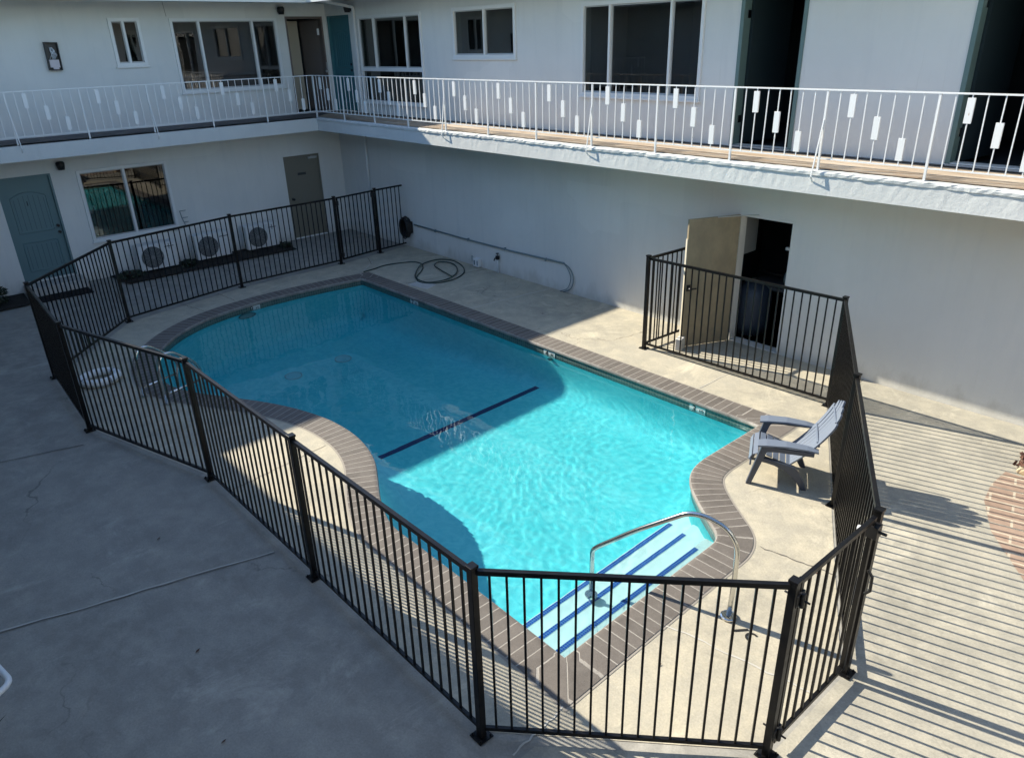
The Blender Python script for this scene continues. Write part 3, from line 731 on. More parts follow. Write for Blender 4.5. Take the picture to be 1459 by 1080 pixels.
td = plank_door(FR('R'),.07,1.05,DECK+.03,5.12,M_teal2,RW,'closed deep teal door in the corner of the walkway')
Mx = FR('R')
def open_doorway(a0, a1, zt_, label, m):
    d = MB(); zb_ = DECK+.03
    d.box(a0-.02,a0+.035,-.16,.012,zb_,zt_+.02,0,Mx); d.box(a1-.035,a1+.02,-.16,.012,zb_,zt_+.02,0,Mx); d.box(a0+.035,a1-.035,-.16,.010,zt_-.03,zt_+.02,0,Mx)
    f = d.build('doorway_frame', m, RW); lab(f,label)
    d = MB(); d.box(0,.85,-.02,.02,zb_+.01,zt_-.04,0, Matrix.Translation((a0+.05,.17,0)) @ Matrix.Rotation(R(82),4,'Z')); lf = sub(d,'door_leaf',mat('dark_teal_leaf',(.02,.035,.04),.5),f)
    for z in (zb_+.35,zb_+1.72):
        d = MB(); d.box(a0+.036,a0+.05,-.14,-.06,z-.05,z+.05,0,Mx); sub(d,'hinge',M_steel,f)
    d = MB(); d.box(a0,a1,-.02,.06,DECK+.004,zb_,0,Mx); sub(d,'threshold',M_vinyl,f)
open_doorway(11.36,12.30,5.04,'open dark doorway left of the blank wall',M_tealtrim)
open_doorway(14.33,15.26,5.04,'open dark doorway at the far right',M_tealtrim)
# equipment room door: tan leaf swung open outside
d = MB(); d.box(11.64,11.675,-.15,.01,.01,2.05,0,Mx); d.box(12.495,12.53,-.15,.003,.01,2.045,0,Mx); d.box(11.675,12.495,-.15,.008,2.01,2.045,0,Mx); ef = d.build('doorway_frame',M_wall,RW); lab(ef,'frame of the open ground floor equipment room')
ang = math.atan2(-.88,-.42)
Ml = Matrix.Translation((11.66,-.03,0)) @ Matrix.Rotation(ang,4,'Z')
d = MB(); d.box(0,.86,-.022,.022,.02,2.03,0,Ml); lf = sub(d,'door_leaf',M_tan,ef,bevel=.003); lab(lf,'tan metal door leaf swung wide open')
d = MB(); d.cyl(Ml @ Vector((.80,-.10,.98)), Ml @ Vector((.80,.10,.98)),.024,10); d.box(.77,.83,-.03,.03,.93,1.03,0,Ml); d.bar(Ml @ Vector((.80,.09,.98)), Ml @ Vector((.70,.09,.98)),.02); sub(d,'handle',M_blackpl,ef)
d = MB(); d.box(.862,.872,-.02,.02,.0,1.74,0,Ml); sub(d,'edge_guard',M_cream,ef)
d = MB(); d.bar((11.75,.02,2.02),(11.55,-.45,2.04),.02,.01); d.bar((11.95,.0,2.06),(11.55,-.45,2.045),.02,.01); sub(d,'door_closer',M_vinyl,ef)
d = MB(); d.box(12.44,12.50,-.03,.012,1.62,1.66,0,Mx); sub(d,'strike_plate',M_vinyl,ef)
# equipment inside
eq = thing('pool_equipment', 'dark pump and pipes on a bench inside the open equipment room', 'equipment', (12.2,.9,0))
d = MB(); d.box(-.7,.6,-.25,.35,.75,.80); d.box(-.68,-.62,-.2,-.14,0,.75); d.box(.5,.56,-.2,-.14,0,.75); d.build('bench',M_dim,eq)
d = MB(); d.cyl((-.15,0,.93),(.25,0,.93),.11,16); d.cyl((.25,0,.93),(.32,0,.93),.07,16); d.box(-.1,.2,-.08,.08,.80,.84); d.build('pump',M_conduit,eq,bevel=.01)
d = MB(); d.tube([(-.6,0,.95),(-.35,0,.95),(-.15,0,.95)],.025,8); d.tube([(-.5,-.1,1.0),(-.3,-.12,.98),(-.2,-.05,.97)],.015,6); d.build('pipe',M_blackpl,eq)
tk = thing('filter_tank','blue grey dome topped tank just inside the open equipment room','tank',(11.66,.62,0))
d = MB(); d.tube([(0,0,.0),(0,0,.2),(0,0,.62),(0,0,.74),(0,0,.82),(0,0,.86)],.3,24,rs=[.27,.3,.3,.27,.17,.05]); d.build('tank_body',mat('tank_blue_grey',(.05,.065,.09),.5),tk,smooth=True)
d = MB(); d.cyl((0,0,.85),(0,0,.92),.05,12); d.build('valve_cap',M_blackpl,tk)
cb = MB(); cb.box(-.2,.05,-.2,.2,1.35,1.98); ob = cb.build('wall_cabinet',mat('cabinet_grey',(.3,.31,.3),.6),None,bevel=.005); ob.location = (11.56,.42,0); tag(ob,'grey box cabinet hung high inside the open equipment room','cabinet')
# block holding the door open
db = MB(); db.box(-.05,.05,-.09,.09,0,.19); db.box(-.052,.052,-.03,.03,.15,.192); ob = db.build('concrete_block',mat('white_block',(.62,.6,.56),.8),None,bevel=.008); ob.location=(11.33,-.86,.005); ob.rotation_euler=(0,0,.3); tag(ob,'small pale block standing at the foot of the open tan door','block')
# ---- downspout and gutter pipe
ds = thing('downspout','white downspout running down the corner by the tall upper window','pipe')
d = MB(); d.tube([(1.26,-.04,.9),(1.30,-.04,2.69)],0.028,10); d.build('lower_pipe',M_white,ds,smooth=True)
d = MB(); d.bar((1.345,-.045,DECK+.02),(1.355,-.045,5.27),.055); d.bar((1.355,-.045,5.26),(1.365,-1.13,5.42),.055); d.build('upper_pipe',M_white,ds,bevel=.005)
d = MB(); d.box(1.31,1.39,-.075,0,4.05,4.07); d.build('strap',M_white,ds)
# ---- closing wings so the courtyard is enclosed (only their shade and reflections reach the photograph)
FW = thing('apartment_wing', 'near wing under the camera whose roof shades the near paving, outside the photograph', 'building')
mb = MB(); wall_mesh(mb, (0,-11.2,0), (1,0,0), (0,1,0), .0, 40, 0, SOFF, [(4,6,.8,2.2),(9,11,.8,2.2),(13,14,.02,2.1),(4,6,3.8,5),(9,11,3.8,5),(13,14,3.02,5.05),(15,17,3.8,5)]); mb.build('wall', M_wall, FW, fix=False)
mb = MB(); mb.box(0.05,40,-14,-11.4,.0,SOFF-.01); mb.build('core', M_dim, FW)
mb = MB(); mb.box(1.38,40,-9.83,-9.80,SOFF-.05,EAVE); mb.build('roof_fascia', M_soffit, FW)
mb = MB(); mb.box(1.38,40,-16,-9.831,SOFF+.03,EAVE-.01); mb.build('roof', M_roof, FW)
mb = MB(); mb.box(1.07,40,-11.19,-10.22,2.70,DECK); mb.build('walkway_slab', M_fascia, FW)
EW = thing('apartment_wing', 'far east wing facing the sun, outside the photograph', 'building')
mb = MB(); wall_mesh(mb, (23.5,0,0), (0,1,0), (-1,0,0), -30, 0, 0, 5.4, [(-3.5,-2,.8,2.2),(-6,-5,.02,2.1),(-8,-6.6,.8,2.2),(-3.5,-2,3.8,5),(-6,-5,3.02,5.05)]); mb.build('wall', M_wall, EW, fix=False)
mb = MB(); mb.box(23.7,25,-20,-.5,0,5.2); mb.build('core', M_dim, EW)
mb = MB(); mb.box(22.6,23.495,-8,-1.2,2.7,2.98); mb.build('walkway_slab', M_fascia, EW)
# stair with solid white stringer on the east side (mirrored in the ground floor window)
stn = MB()
for i in range(16): stn.box(21.3,22.4,-3.4-.28*i,-3.08-.28*i,2.98-.186*(i+1)-.05,2.98-.186*(i+1))
for x in (21.25,22.42): stn.bar((x,-2.9,2.95),(x,-7.5,.1),.05,.28)
stn.bar((21.25,-2.9,3.9),(21.25,-7.5,1.0),.05,.05)
for i in range(24): stn.bar((21.25,-2.9-.19*i,2.95-.119*i),(21.25,-2.9-.19*i,3.9-.121*i),.015)
stn.box(21.25,22.6,-2.9,-1.2,2.8,2.98)
tag(stn.build('outdoor_stair',M_white,None),'white outdoor stair on the far east side, outside the photograph','stair')

# ------------------------------------------------------------------ balcony railings
def railing(label, origin, axis, outn, count, braces, bays, ztop=3.875, zbot=3.105):
    """axis: unit direction away from the corner; outn: outward normal; posts every 1.221"""
    t = thing('balcony_railing', label, 'railing'); o = Vector(origin); a = Vector(axis); n = Vector(outn); S = 1.2225
    def pt(s, off, z): q = o+a*s+n*off; return (q.x, q.y, z)
    top = MB(); top.bar(pt(-.01,0,ztop),pt(S*bays,0,ztop),.034,.016); top.build('top_rail',M_rail,t)
    bt = MB(); bt.bar(pt(0,0,zbot),pt(S*bays,0,zbot),.022,.014); bt.build('bottom_rail',M_rail,t)
    p0 = None
    for i in range(count):
        s = S*i; mb = MB(); mb.bar(pt(s,0,2.965),pt(s,0,ztop-.006),.024,.024,up=a); mb.box(*[0]*6) if False else None
        mb.build('post',M_rail,t)
        if i in braces:
            mb = MB(); mb.bar(pt(s,.012,3.55),pt(s-.03,.085,2.90),.014,.014,up=a); mb.bar(pt(s-.03,.085,2.90),pt(s-.03,.03,2.83),.014,.014,up=a); mb.build('brace',M_rail,t)
    for i in range(bays):
        mb = MB()
        for k in range(1,8):
            s = S*(i+k/8); j1 = random.uniform(-.004,.004); mb.bar(pt(s+j1,0,zbot),pt(s-j1,0,ztop-.006),.011,.011,up=a)
        bl = mb.build('balusters',M_rail,t)
        for k, (za, zb_) in zip((2,4,6) if axis[0] else (6,4,2), ((.05,.375),(.345,.665),(.62,.93))):
            kk = k; s = S*(i+kk/8); H_ = ztop-zbot
            pm = MB(); zlo = ztop-H_*zb_; zhi = ztop-H_*za
            c0 = Vector(pt(s,0,zlo)); c1 = Vector(pt(s,0,zhi))
            d2 = a*.036; e2_ = n*.012
            pts8 = [c0-d2-e2_, c0+d2-e2_, c0+d2+e2_, c0-d2+e2_]; up_ = c1-c0
            nb = len(pm.v); pm.v += [tuple(x) for x in pts8]+[tuple(x+up_) for x in pts8]
            for q in ((3,2,1,0),(4,5,6,7),(0,1,5,4),(1,2,6,5),(2,3,7,6),(3,0,4,7)): pm.f.append(tuple(nb+x for x in q)); pm.m.append(0)
            sub(pm,'ornament_plate',M_rail,bl)
    return t
railing('white balcony railing with ornament plates above the long sunlit walkway on the right', (1.05,-1.10,0), (1,0,0), (0,-1,0), 14, {4,7,10,13}, 13)
railing('white balcony railing with ornament plates on the shaded left wing', (1.03,-1.10,0), (0,-1,0), (1,0,0), 9, {3,5,7}, 8)

# ------------------------------------------------------------------ wall lamps and boxes
def wall_lamp(x, y, z, label, out):
    t = thing('wall_lamp', label, 'lamp', (x,y,z), 0, 'black outdoor wall lamps'); o = Vector(out)
    d = MB(); d.cyl((0,0,.0), tuple(o*.03), .055, 16); d.build('back_plate', M_blackpl, t)
    d = MB(); c = o*.09; d.tube([tuple(c+Vector((0,0,-.08))),tuple(c+Vector((0,0,.0))),tuple(c+Vector((0,0,.05))),tuple(c+Vector((0,0,.08)))],.08,18,rs=[.062,.078,.082,.06]); d.build('shade', M_blackpl, t, smooth=True)
    return t
wall_lamp(0,-6.43,2.42,'black wall lamp between the numbered teal door and the ground floor window',(1,0,0))
wall_lamp(0,-1.17,5.24,'black wall lamp just left of the open upstairs doorway on the left wing',(1,0,0))
wall_lamp(1.18,0,5.24,'black wall lamp in the upper corner behind the white downspout',(0,-1,0))
t = thing('utility_box','dark broken utility box with pale wires and label, high on the left wing wall','box',(0,-6.045,4.43)); t.rotation_euler = (R(-2),0,0)
d = MB(); d.box(0,.10,-.115,-.10,-.25,.25); d.box(0,.10,.10,.115,-.25,.25); d.box(0,.10,-.10,.10,.235,.25); d.box(0,.10,-.10,.10,-.25,-.235); d.box(0.0,.02,-.10,.10,-.235,.235); d.build('case',M_blackpl,t)
d = MB(); d.box(.02,.07,-.085,.085,-.20,-.06); d.box(.021,.075,-.04,.06,-.23,-.2); d.build('label_card',mat('pinkish_card',(.62,.56,.58),.7),t)
d = MB()
for i in range(7):
    y0 = random.uniform(-.06,.05); d.tube([(.03,y0,-.05),(.05,y0+random.uniform(-.04,.05),.03),(.05,y0+random.uniform(-.05,.05),.10),(.03,y0*.5,.16)],.008,5)
d.build('wires',mat('pale_wire',(.55,.58,.62),.5),t,smooth=True)
t = thing('wall_conduit_box','thin dark conduit bracket on the left wing wall right of the ground floor window','conduit',(0,-4.24,1.0))
d = MB(); d.tube([(.015,-.05,.16),(.015,-.03,.0),(.015,.02,-.2)],.008,6); d.build('pipe',M_conduit,t); d = MB(); d.bar((.02,-.06,.16),(.02,.08,.16),.012); d.bar((.02,-.02,0),(.02,.10,0),.012); d.bar((.02,.0,-.1),(.02,.10,-.1),.012); d.build('clip',M_conduit,t)

# ------------------------------------------------------------------ AC condensers
def ac(label, y, x=.10, z=.07):
    t = thing('ac_condenser', label, 'air conditioner', (x,y,z), 0, 'air conditioner units along the left wing')
    W_ = .80; Hh = .55; D = .32
    d = MB(); d.box(0,D,-W_/2,W_/2,0,Hh); d.build('housing',M_ac,t,bevel=.012)
    cy = -.12; cz = Hh/2; d = MB(); d.cyl((D-.002,cy,cz),(D+.004,cy,cz),.235,36); g_ = d.build('fan_opening',mat('fan_opening_grey',(.09,.1,.105),.7),t)
    d = MB()
    for r_ in (.05,.08,.11,.14,.17,.20,.23): d.tube([(D+.014,cy+r_*math.cos(a*.2618),cz+r_*math.sin(a*.2618)) for a in range(24)],.0045,5,True)
    for k in range(12):
        a_ = k*math.pi/6; d.tube([(D+.014,cy+.03*math.cos(a_),cz+.03*math.sin(a_)),(D+.014,cy+.225*math.cos(a_),cz+.225*math.sin(a_))],.0045,5)
    d.cyl((D,cy,cz),(D+.02,cy,cz),.035,16); sub(d,'fan_grille',mat('grille_grey',(.24,.25,.25),.5),g_)
    d = MB(); d.box(D,D+.005,.16,.36,Hh-.10,Hh-.085); d.box(D,D+.004,.25,.265,Hh-.15,Hh-.03); d.build('badge',mat('badge_grey',(.06,.07,.08),.5),t)
    for yy in (-.3,.3):
        d = MB(); d.box(-.0,D+.02,yy-.03,yy+.03,-.06,0.0); d.build('foot',M_blackpl,t)
    d = MB(); d.tube([(.05,W_/2-.01,.3),(.02,W_/2+.06,.32),(-.06,W_/2+.08,.30)],.018,8); d.tube([(.05,W_/2-.01,.24),(.02,W_/2+.08,.24),(-.06,W_/2+.1,.22)],.012,8); d.build('refrigerant_pipe',mat('pipe_wrap_white',(.55,.56,.55),.6),t,smooth=True)
ac('white air conditioner nearest the numbered door, leftmost of the three',-5.07)
ac('white air conditioner in the middle of the three',-3.83)
ac('white air conditioner nearest the olive door, rightmost of the three',-2.62)

# ------------------------------------------------------------------ planting beds, door step, mat
def bed(poly, name, label):
    m = MB(); n = 0
    o = cdt_sheet(name, poly, [], .010, M_soil, [(random.uniform(min(p[0] for p in poly),max(p[0] for p in poly)),random.uniform(min(p[1] for p in poly),max(p[1] for p in poly))) for _ in range(160)], lambda x,y: .012+random.uniform(0,.035))
    return tag(o,label,'planting bed')
bed([(.02,-6.05),(.98,-5.95),(.98,-2.05),(.02,-2.0)],'planting_bed','dark soil bed under the three air conditioners')
bed([(.02,-14),(1.15,-14),(.98,-7.75),(.02,-7.70)],'planting_bed','dark soil bed at the far left, left of the door step')
ds_ = MB(); ds_.box(.0,.50,-7.66,-6.58,.005,.19); ob = ds_.build('door_step',M_conc2,None,bevel=.012); tag(ob,'raised concrete step under the numbered teal door','step')
dm = MB(); dm.box(.53,.98,-7.60,-6.62,.005,.022)
for i in range(20): dm.box(.55+.021*i,.56+.021*i,-7.58,-6.64,.022,.026)
tag(dm.build('doormat',M_mat,None),'black doormat in front of the concrete door step','doormat')
def shrub(x, y, r, h, n, label, name='shrub'):
    t = thing(name,label,'shrub',(x,y,0.01)); d = MB(); s = MB()
    for i in range(n):
        a = random.uniform(0,6.28); rr = r*random.uniform(.1,1)**.6; z = h*random.uniform(.08,1)*(1-.35*(rr/r)**2); c = Vector((rr*math.cos(a),rr*math.sin(a),z))
        u = Vector((random.gauss(0,1),random.gauss(0,1),random.gauss(0,.6))).normalized(); w = u.cross(Vector((random.gauss(0,1),random.gauss(0,1),random.gauss(0,1)))).normalized(); L = random.uniform(.03,.07)
        d.face([c-u*L,c+w*L*.35,c+u*L,c-w*L*.35])
    for i in range(9):
        a = random.uniform(0,6.28); q = r*random.uniform(.3,.8); s.tube([(0,0,0),(q*.4*math.cos(a),q*.4*math.sin(a),h*.4),(q*math.cos(a),q*math.sin(a),h*.8)],.008,5,rs=[.012,.008,.003])
    d.build('foliage',M_leaf,t,fix=False); s.build('stems',M_bark,t)
shrub(.35,-8.35,.34,.42,700,'small dark green shrub at the far left edge against the white wall')
shrub(.45,-5.72,.28,.13,300,'low dark plant left of the leftmost air conditioner')
shrub(.62,-2.18,.16,.14,160,'sparse low plant at the right end of the planting bed')
shrub(.55,-4.50,.18,.18,200,'dark scruffy plant between the left and middle air conditioners')

# ------------------------------------------------------------------ life ring
lr = thing('life_ring','white ring buoy lying on the shaded deck just inside the fence','life ring',(5.93,-7.86,.0))
d = MB(); c_ = [(.235*math.cos(a*math.pi/20),.235*math.sin(a*math.pi/20),.062) for a in range(40)]; d.tube(c_,.062,14,True); rg = d.build('ring',mat('ring_buoy_white',(.72,.72,.7),.6),lr,smooth=True)
for k in range(4):
    a0 = k*math.pi/2+.3; d = MB(); d.tube([(.235*math.cos(a0+i*.05),.235*math.sin(a0+i*.05),.062) for i in range(-1,2)],.066,14); sub(d,'band',mat('band_grey',(.3,.3,.32),.6),rg,smooth=True)
d = MB(); d.tube(catmull([(.32*math.cos(a*math.pi/6),.32*math.sin(a*math.pi/6),.02+.06*abs(math.sin(a*math.pi/3+.3))) for a in range(12)],5,True),.007,6,True); d.build('rope',mat('rope_tan',(.4,.38,.33),.8),lr,smooth=True)

# ------------------------------------------------------------------ ladder grab rails and step handrail
def arc_path(pts, r=.08, n=6):
    """rounded polyline"""
    out = [Vector(pts[0])]
    for i in range(1,len(pts)-1):
        p = Vector(pts[i]); a = (Vector(pts[i-1])-p); b = (Vector(pts[i+1])-p); q = min(r,a.length*.45,b.length*.45); a.normalize(); b.normalize()
        A = p+a*q; B = p+b*q
        for k in range(n+1): t_ = k/n; out.append(A*(1-t_)**2+p*2*t_*(1-t_)+B*t_*t_)
    out.append(Vector(pts[-1])); return out
pl = thing('pool_ladder','pair of stainless grab rails at the shaded left end of the pool','pool ladder')
dirv = Vector((-.31,.95,0)).normalized()
for bx, by in ((7.47,-7.42),(6.99,-7.575)):
    B0 = Vector((bx,by,0)); 
    path = [B0+Vector((0,0,.0)), B0+Vector((0,0,.56)), B0+dirv*.08+Vector((0,0,.71)), B0+dirv*.24+Vector((0,0,.70)), B0+dirv*.52+Vector((0,0,.47)), B0+dirv*.64+Vector((0,0,.28)), B0+dirv*.58+Vector((0,0,.12)), B0+dirv*.56+Vector((0,0,-.9))]
    d = MB(); d.tube(arc_path(path,.12),.021,10); r_ = d.build('grab_rail',M_steel,pl,smooth=True)
    d = MB(); d.tube([B0+Vector((0,0,.14)), B0+dirv*.57+Vector((0,0,.14))],.017,8); sub(d,'cross_bar',M_steel,r_,smooth=True)
    d = MB(); d.cyl(B0,B0+Vector((0,0,.025)),.055,18); sub(d,'flange',M_steel,r_)
for z in (-.35,-.62):
    a_ = Vector((7.47,-7.42,z))+dirv*.56; b_ = Vector((6.99,-7.575,z))+dirv*.56; d = MB(); d.bar(a_,b_,.09,.02); d.build('tread',M_frame,pl)
hr = thing('pool_handrail','tall bent stainless handrail over the pool steps in the sun','handrail')
A0 = Vector((15.173,-5.457,0)); ud = Vector((13.99-15.173,-5.856+5.457,0)).normalized()
pr = [(0,0),(-.012,.35),(-.005,.74),(.09,.885),(.27,.945),(.42,.93),(.85,.615),(1.19,.33),(1.255,.265),(1.255,-.25)]
pth = [A0+ud*a+Vector((0,0,z)) for a,z in pr]
d = MB(); d.tube(arc_path(pth,.13,6),.022,12); rr_ = d.build('rail',M_steel,hr,smooth=True)
d = MB(); d.cyl(A0+Vector((0,0,.004)),A0+Vector((0,0,.03)),.062,20); d.tube([A0+Vector((.06*math.cos(a*.5236),.06*math.sin(a*.5236),.02)) for a in range(12)],.012,6,True); d.build('flange',M_steel,hr,smooth=False)
B_ = A0+ud*1.255; d = MB(); d.cyl((B_.x,B_.y,-.36),(B_.x,B_.y,-.33),.06,18); d.build('flange',M_steel,hr)
# painted mark beside the rail foot
mk = MB(); mk.prism([(15.285,-5.555),(15.30,-5.57),(15.375,-5.475),(15.36,-5.462)],.006,.010)
cx_, cy_ = 15.435,-5.525
arcp = [(cx_+.045*math.cos(a),cy_+.045*math.sin(a)) for a in [R(60+ i*20) for i in range(12)]]
for i in range(len(arcp)-1): mk.bar((*arcp[i],.008),(*arcp[i+1],.008),.016,.004)
tag(mk.build('painted_mark',M_blackpaint,None),'small black painted depth mark on the deck beside the handrail foot','marking')

# ------------------------------------------------------------------ adirondack chair
def adirondack():
    fdir = Vector((-.88,-.48,0)).normalized()
    t = thing('adirondack_chair','blue grey plastic slatted chair at the sunny end of the pool, back to the fence','chair',(14.28,-3.12,.005))
    rz = math.atan2(fdir.y,fdir.x); t.rotation_euler = (0,0,rz)      # local +x = forward
    # local frame: origin between the front and rear feet; front feet x=.30
    Wd = .275
    def slab(name, pts_, th, m=M_chair_shade, parent=t, bev=.006):
        """side-profile polygon (x,z) extruded over y range"""
        d = MB(); (poly, y0, y1) = pts_
        n = len(poly); d.v += [(x,y0,z) for x,z in poly]+[(x,y1,z) for x,z in poly]
        d.f.append(tuple(range(n))[::-1]); d.f.append(tuple(range(n,2*n))); d.m += [0,0]
        for i in range(n): j_ = (i+1) % n; d.f.append((i,j_,n+j_,n+i)); d.m.append(0)
        return d.build(name,m,parent,bevel=bev)
    for s in (-1,1):
        y0 = s*Wd-.030; y1 = s*Wd+.030
        # front leg: wide, leaning back from foot up to arm
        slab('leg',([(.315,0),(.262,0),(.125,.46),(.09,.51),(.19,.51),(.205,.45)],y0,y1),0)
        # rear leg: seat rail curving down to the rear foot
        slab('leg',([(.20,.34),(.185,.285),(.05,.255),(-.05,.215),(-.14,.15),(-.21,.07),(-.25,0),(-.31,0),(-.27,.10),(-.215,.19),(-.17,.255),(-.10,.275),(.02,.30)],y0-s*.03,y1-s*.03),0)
        # arm: broad board with upturned underside lip
        d = MB(); prof_ = [(.235,.520),(.15,.535),(-.05,.545),(-.26,.53),(-.37,.51)]
        ws = [.070,.076,.066,.052,.040]
        for i in range(len(prof_)-1):
            (xa,za),(xb,zb_) = prof_[i],prof_[i+1]; wa,wb = ws[i],ws[i+1]; yc = s*(Wd+.012)
            V_ = [(xa,yc-wa,za),(xa,yc+wa,za),(xb,yc+wb,zb_),(xb,yc-wb,zb_)]; V_ += [(a,b,c-.018) for a,b,c in V_]
            nb = len(d.v); d.v += V_
            qs = [(0,1,2,3),(7,6,5,4),(1,5,6,2),(3,7,4,0)]
            if i == 0: qs.append((0,4,5,1))
            if i == len(prof_)-2: qs.append((2,6,7,3))
            for q in qs: d.f.append(tuple(nb+x for x in q)); d.m.append(0)
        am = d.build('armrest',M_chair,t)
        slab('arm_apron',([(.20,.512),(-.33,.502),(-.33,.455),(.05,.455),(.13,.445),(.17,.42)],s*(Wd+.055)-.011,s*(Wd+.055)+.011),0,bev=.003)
    # seat slats along a curve
    seat = MB(); sp = [(.305,.27),(.275,.335),(.215,.362),(.145,.352),(.075,.327),(.005,.302),(-.065,.280),(-.13,.262)]
    for i in range(len(sp)-1):
        (xa,za),(xb,zb_) = sp[i],sp[i+1]; dx = xb-xa; dz = zb_-za; L = math.hypot(dx,dz); ex,ez = dx/L*.005,dz/L*.005
        a = Vector((xa+ex,0,za+ez)); b = Vector((xb-ex,0,zb_-ez)); nrm = Vector((-dz,0,dx)).normalized()*-.012
        nb = len(seat.v)
        for yy in (-Wd+.03,Wd-.03):
            for p_ in (a,b,b+nrm,a+nrm): seat.v.append((p_.x,yy,p_.z))
        for q in ((0,1,2,3),(7,6,5,4),(0,4,5,1),(1,5,6,2),(2,6,7,3),(3,7,4,0)): seat.f.append(tuple(nb+x for x in q)); seat.m.append(0)
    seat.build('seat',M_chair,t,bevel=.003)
    # back: 7 fan slats, curved profile, rounded top
    bp_ = [(-.08,.25),(-.20,.37),(-.31,.50),(-.42,.66),(-.51,.83),(-.555,.98)]
    nsl = 7
    for k in range(nsl):
        d = MB(); u = (k-(nsl-1)/2)/((nsl-1)/2)
        topcut = 1-.17*abs(u)**2.4
        path = catmull([Vector((x,0,z)) for x,z in bp_],4); L = int((len(path)-1)*topcut)
        path = path[:L+1]; wbot = .060; wtop = .082
        rows = []
        for i,p_ in enumerate(path):
            f_ = i/len(catmull([Vector((x,0,z)) for x,z in bp_],4)); w = wbot+(wtop-wbot)*f_*1.0
            yc = u*3*(w+.005)*1.0; curve = .02*abs(u)**2*f_
            hw = w/2*(1 if i < len(path)-1 else .55)
            rows.append(((p_.x+curve,yc-hw,p_.z),(p_.x+curve,yc+hw,p_.z)))
        nb = 0
        for (a,b) in rows: d.v += [a,b,(a[0]-.018,a[1],a[2]-.008),(b[0]-.018,b[1],b[2]-.008)]
        for i in range(len(rows)-1):
            o_ = 4*i
            for q in ((o_,o_+1,o_+5,o_+4),(o_+2,o_+6,o_+7,o_+3),(o_,o_+4,o_+6,o_+2),(o_+1,o_+3,o_+7,o_+5)): d.f.append(q); d.m.append(0)
        e_ = 4*(len(rows)-1); d.f += [(0,2,3,1),(e_,e_+1,e_+3,e_+2)]; d.m += [0,0]
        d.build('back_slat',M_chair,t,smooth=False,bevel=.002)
    d = MB(); d.bar((-.36,-.22,.55),(-.36,.22,.55),.022,.07,up=(.35,0,.9)); d.build('back_rail',M_chair,t,bevel=.004)
    d = MB(); d.bar((-.50,-.2,.80),(-.50,.2,.80),.018,.05,up=(.35,0,.9)); d.build('back_rail',M_chair,t,bevel=.004)
    d = MB(); d.bar((.29,-.25,.25),(.29,.25,.25),.02,.08); d.build('front_rail',M_chair,t,bevel=.004)
adirondack()

# ------------------------------------------------------------------ hose, reel, conduit, taps
hs = MB(); hp = [(3.89,-2.0,.016),(3.86,-1.7,.016),(3.80,-1.38,.016),(3.93,-.95,.016),(4.10,-.76,.016),(4.40,-.80,.016),(4.75,-1.08,.016),(5.05,-1.42,.016),(5.38,-1.60,.016),(5.68,-1.46,.016),(5.78,-1.08,.016),(5.62,-.64,.02),(5.28,-.34,.02),(4.88,-.16,.016),(4.52,-.13,.016),(4.32,-.36,.03),(4.42,-.84,.036),(4.82,-1.28,.03),(5.2,-1.54,.04),(5.58,-1.52,.03),(5.70,-1.15,.03),(5.50,-.72,.03),(5.10,-.40,.03),(4.74,-.30,.03),(4.55,-.46,.04),(4.74,-.72,.05),(5.1,-.82,.04),(5.4,-.88,.035),(5.66,-.97,.05)]
hs.tube(catmull([Vector(p) for p in hp],6),.013,8); tag(hs.build('garden_hose',M_hose,None,smooth=True),'dark green garden hose coiled on the shaded deck by the wall','hose')
hb = thing('hose_reel','black coiled hose and hanger on the wall beside the short fence piece','hose reel',(2.83,0,.48))
d = MB(); d.box(-.16,.16,-.06,-.002,-.12,.16); d.build('hanger',M_blackpl,hb,bevel=.02)
d = MB()
for k in range(7):
    rr = .16+.012*(k % 3); pts_ = [(.15*math.cos(a*math.pi/10)*1.0+random.uniform(-.008,.008),-.05-.022*k,.02+rr*1.35*math.sin(a*math.pi/10)-.02*(k % 2)) for a in range(20)]; d.tube(pts_,.015,7,True)
d.build('hose_coil',M_blackpl,hb,smooth=True)
cd = thing('wall_conduit','long thin grey conduit along the shaded wall, curling down to the floor','conduit')
d = MB(); d.tube([(3.08,-.03,.58),(5.0,-.03,.555),(6.5,-.03,.555),(8.0,-.03,.58)],.017,8); d.build('pipe',M_conduit,cd,smooth=True)
d = MB(); d.tube(catmull([(8.0,-.03,.58),(8.16,-.03,.50),(8.25,-.03,.33),(8.19,-.03,.12),(8.0,-.04,.01)],6),.010,6); d.tube(catmull([(8.0,-.03,.575),(8.12,-.05,.49),(8.20,-.05,.33),(8.12,-.05,.12),(7.92,-.05,.01)],6),.008,6); d.build('cable_loop',M_conduit,cd,smooth=True)
for x in (3.9,5.1,6.3,7.5): d = MB(); d.box(x-.01,x+.01,-.05,-.002,.535,.59); d.build('clip',M_conduit,cd)
tp = thing('garden_tap','black garden tap on a white riser pipe at the wall','tap',(6.08,-.05,0))
d = MB(); d.cyl((0,0,0),(0,0,.30),.012,8); d.build('riser',M_white,tp,smooth=True)
d = MB(); d.box(-.035,.035,-.03,.03,.30,.38); d.tube([(0,-.02,.34),(0,-.08,.34),(0,-.10,.29)],.014,8); d.cyl((-.0,0,.38),(0,0,.42),.008,6); d.cyl((0,0,.42),(0,0,.435),.035,10); d.build('valve',M_blackpl,tp,bevel=.003)
ot = thing('outlet_box','small white outlet box with cover standing at the foot of the shaded wall','outlet',(5.40,-.06,0))
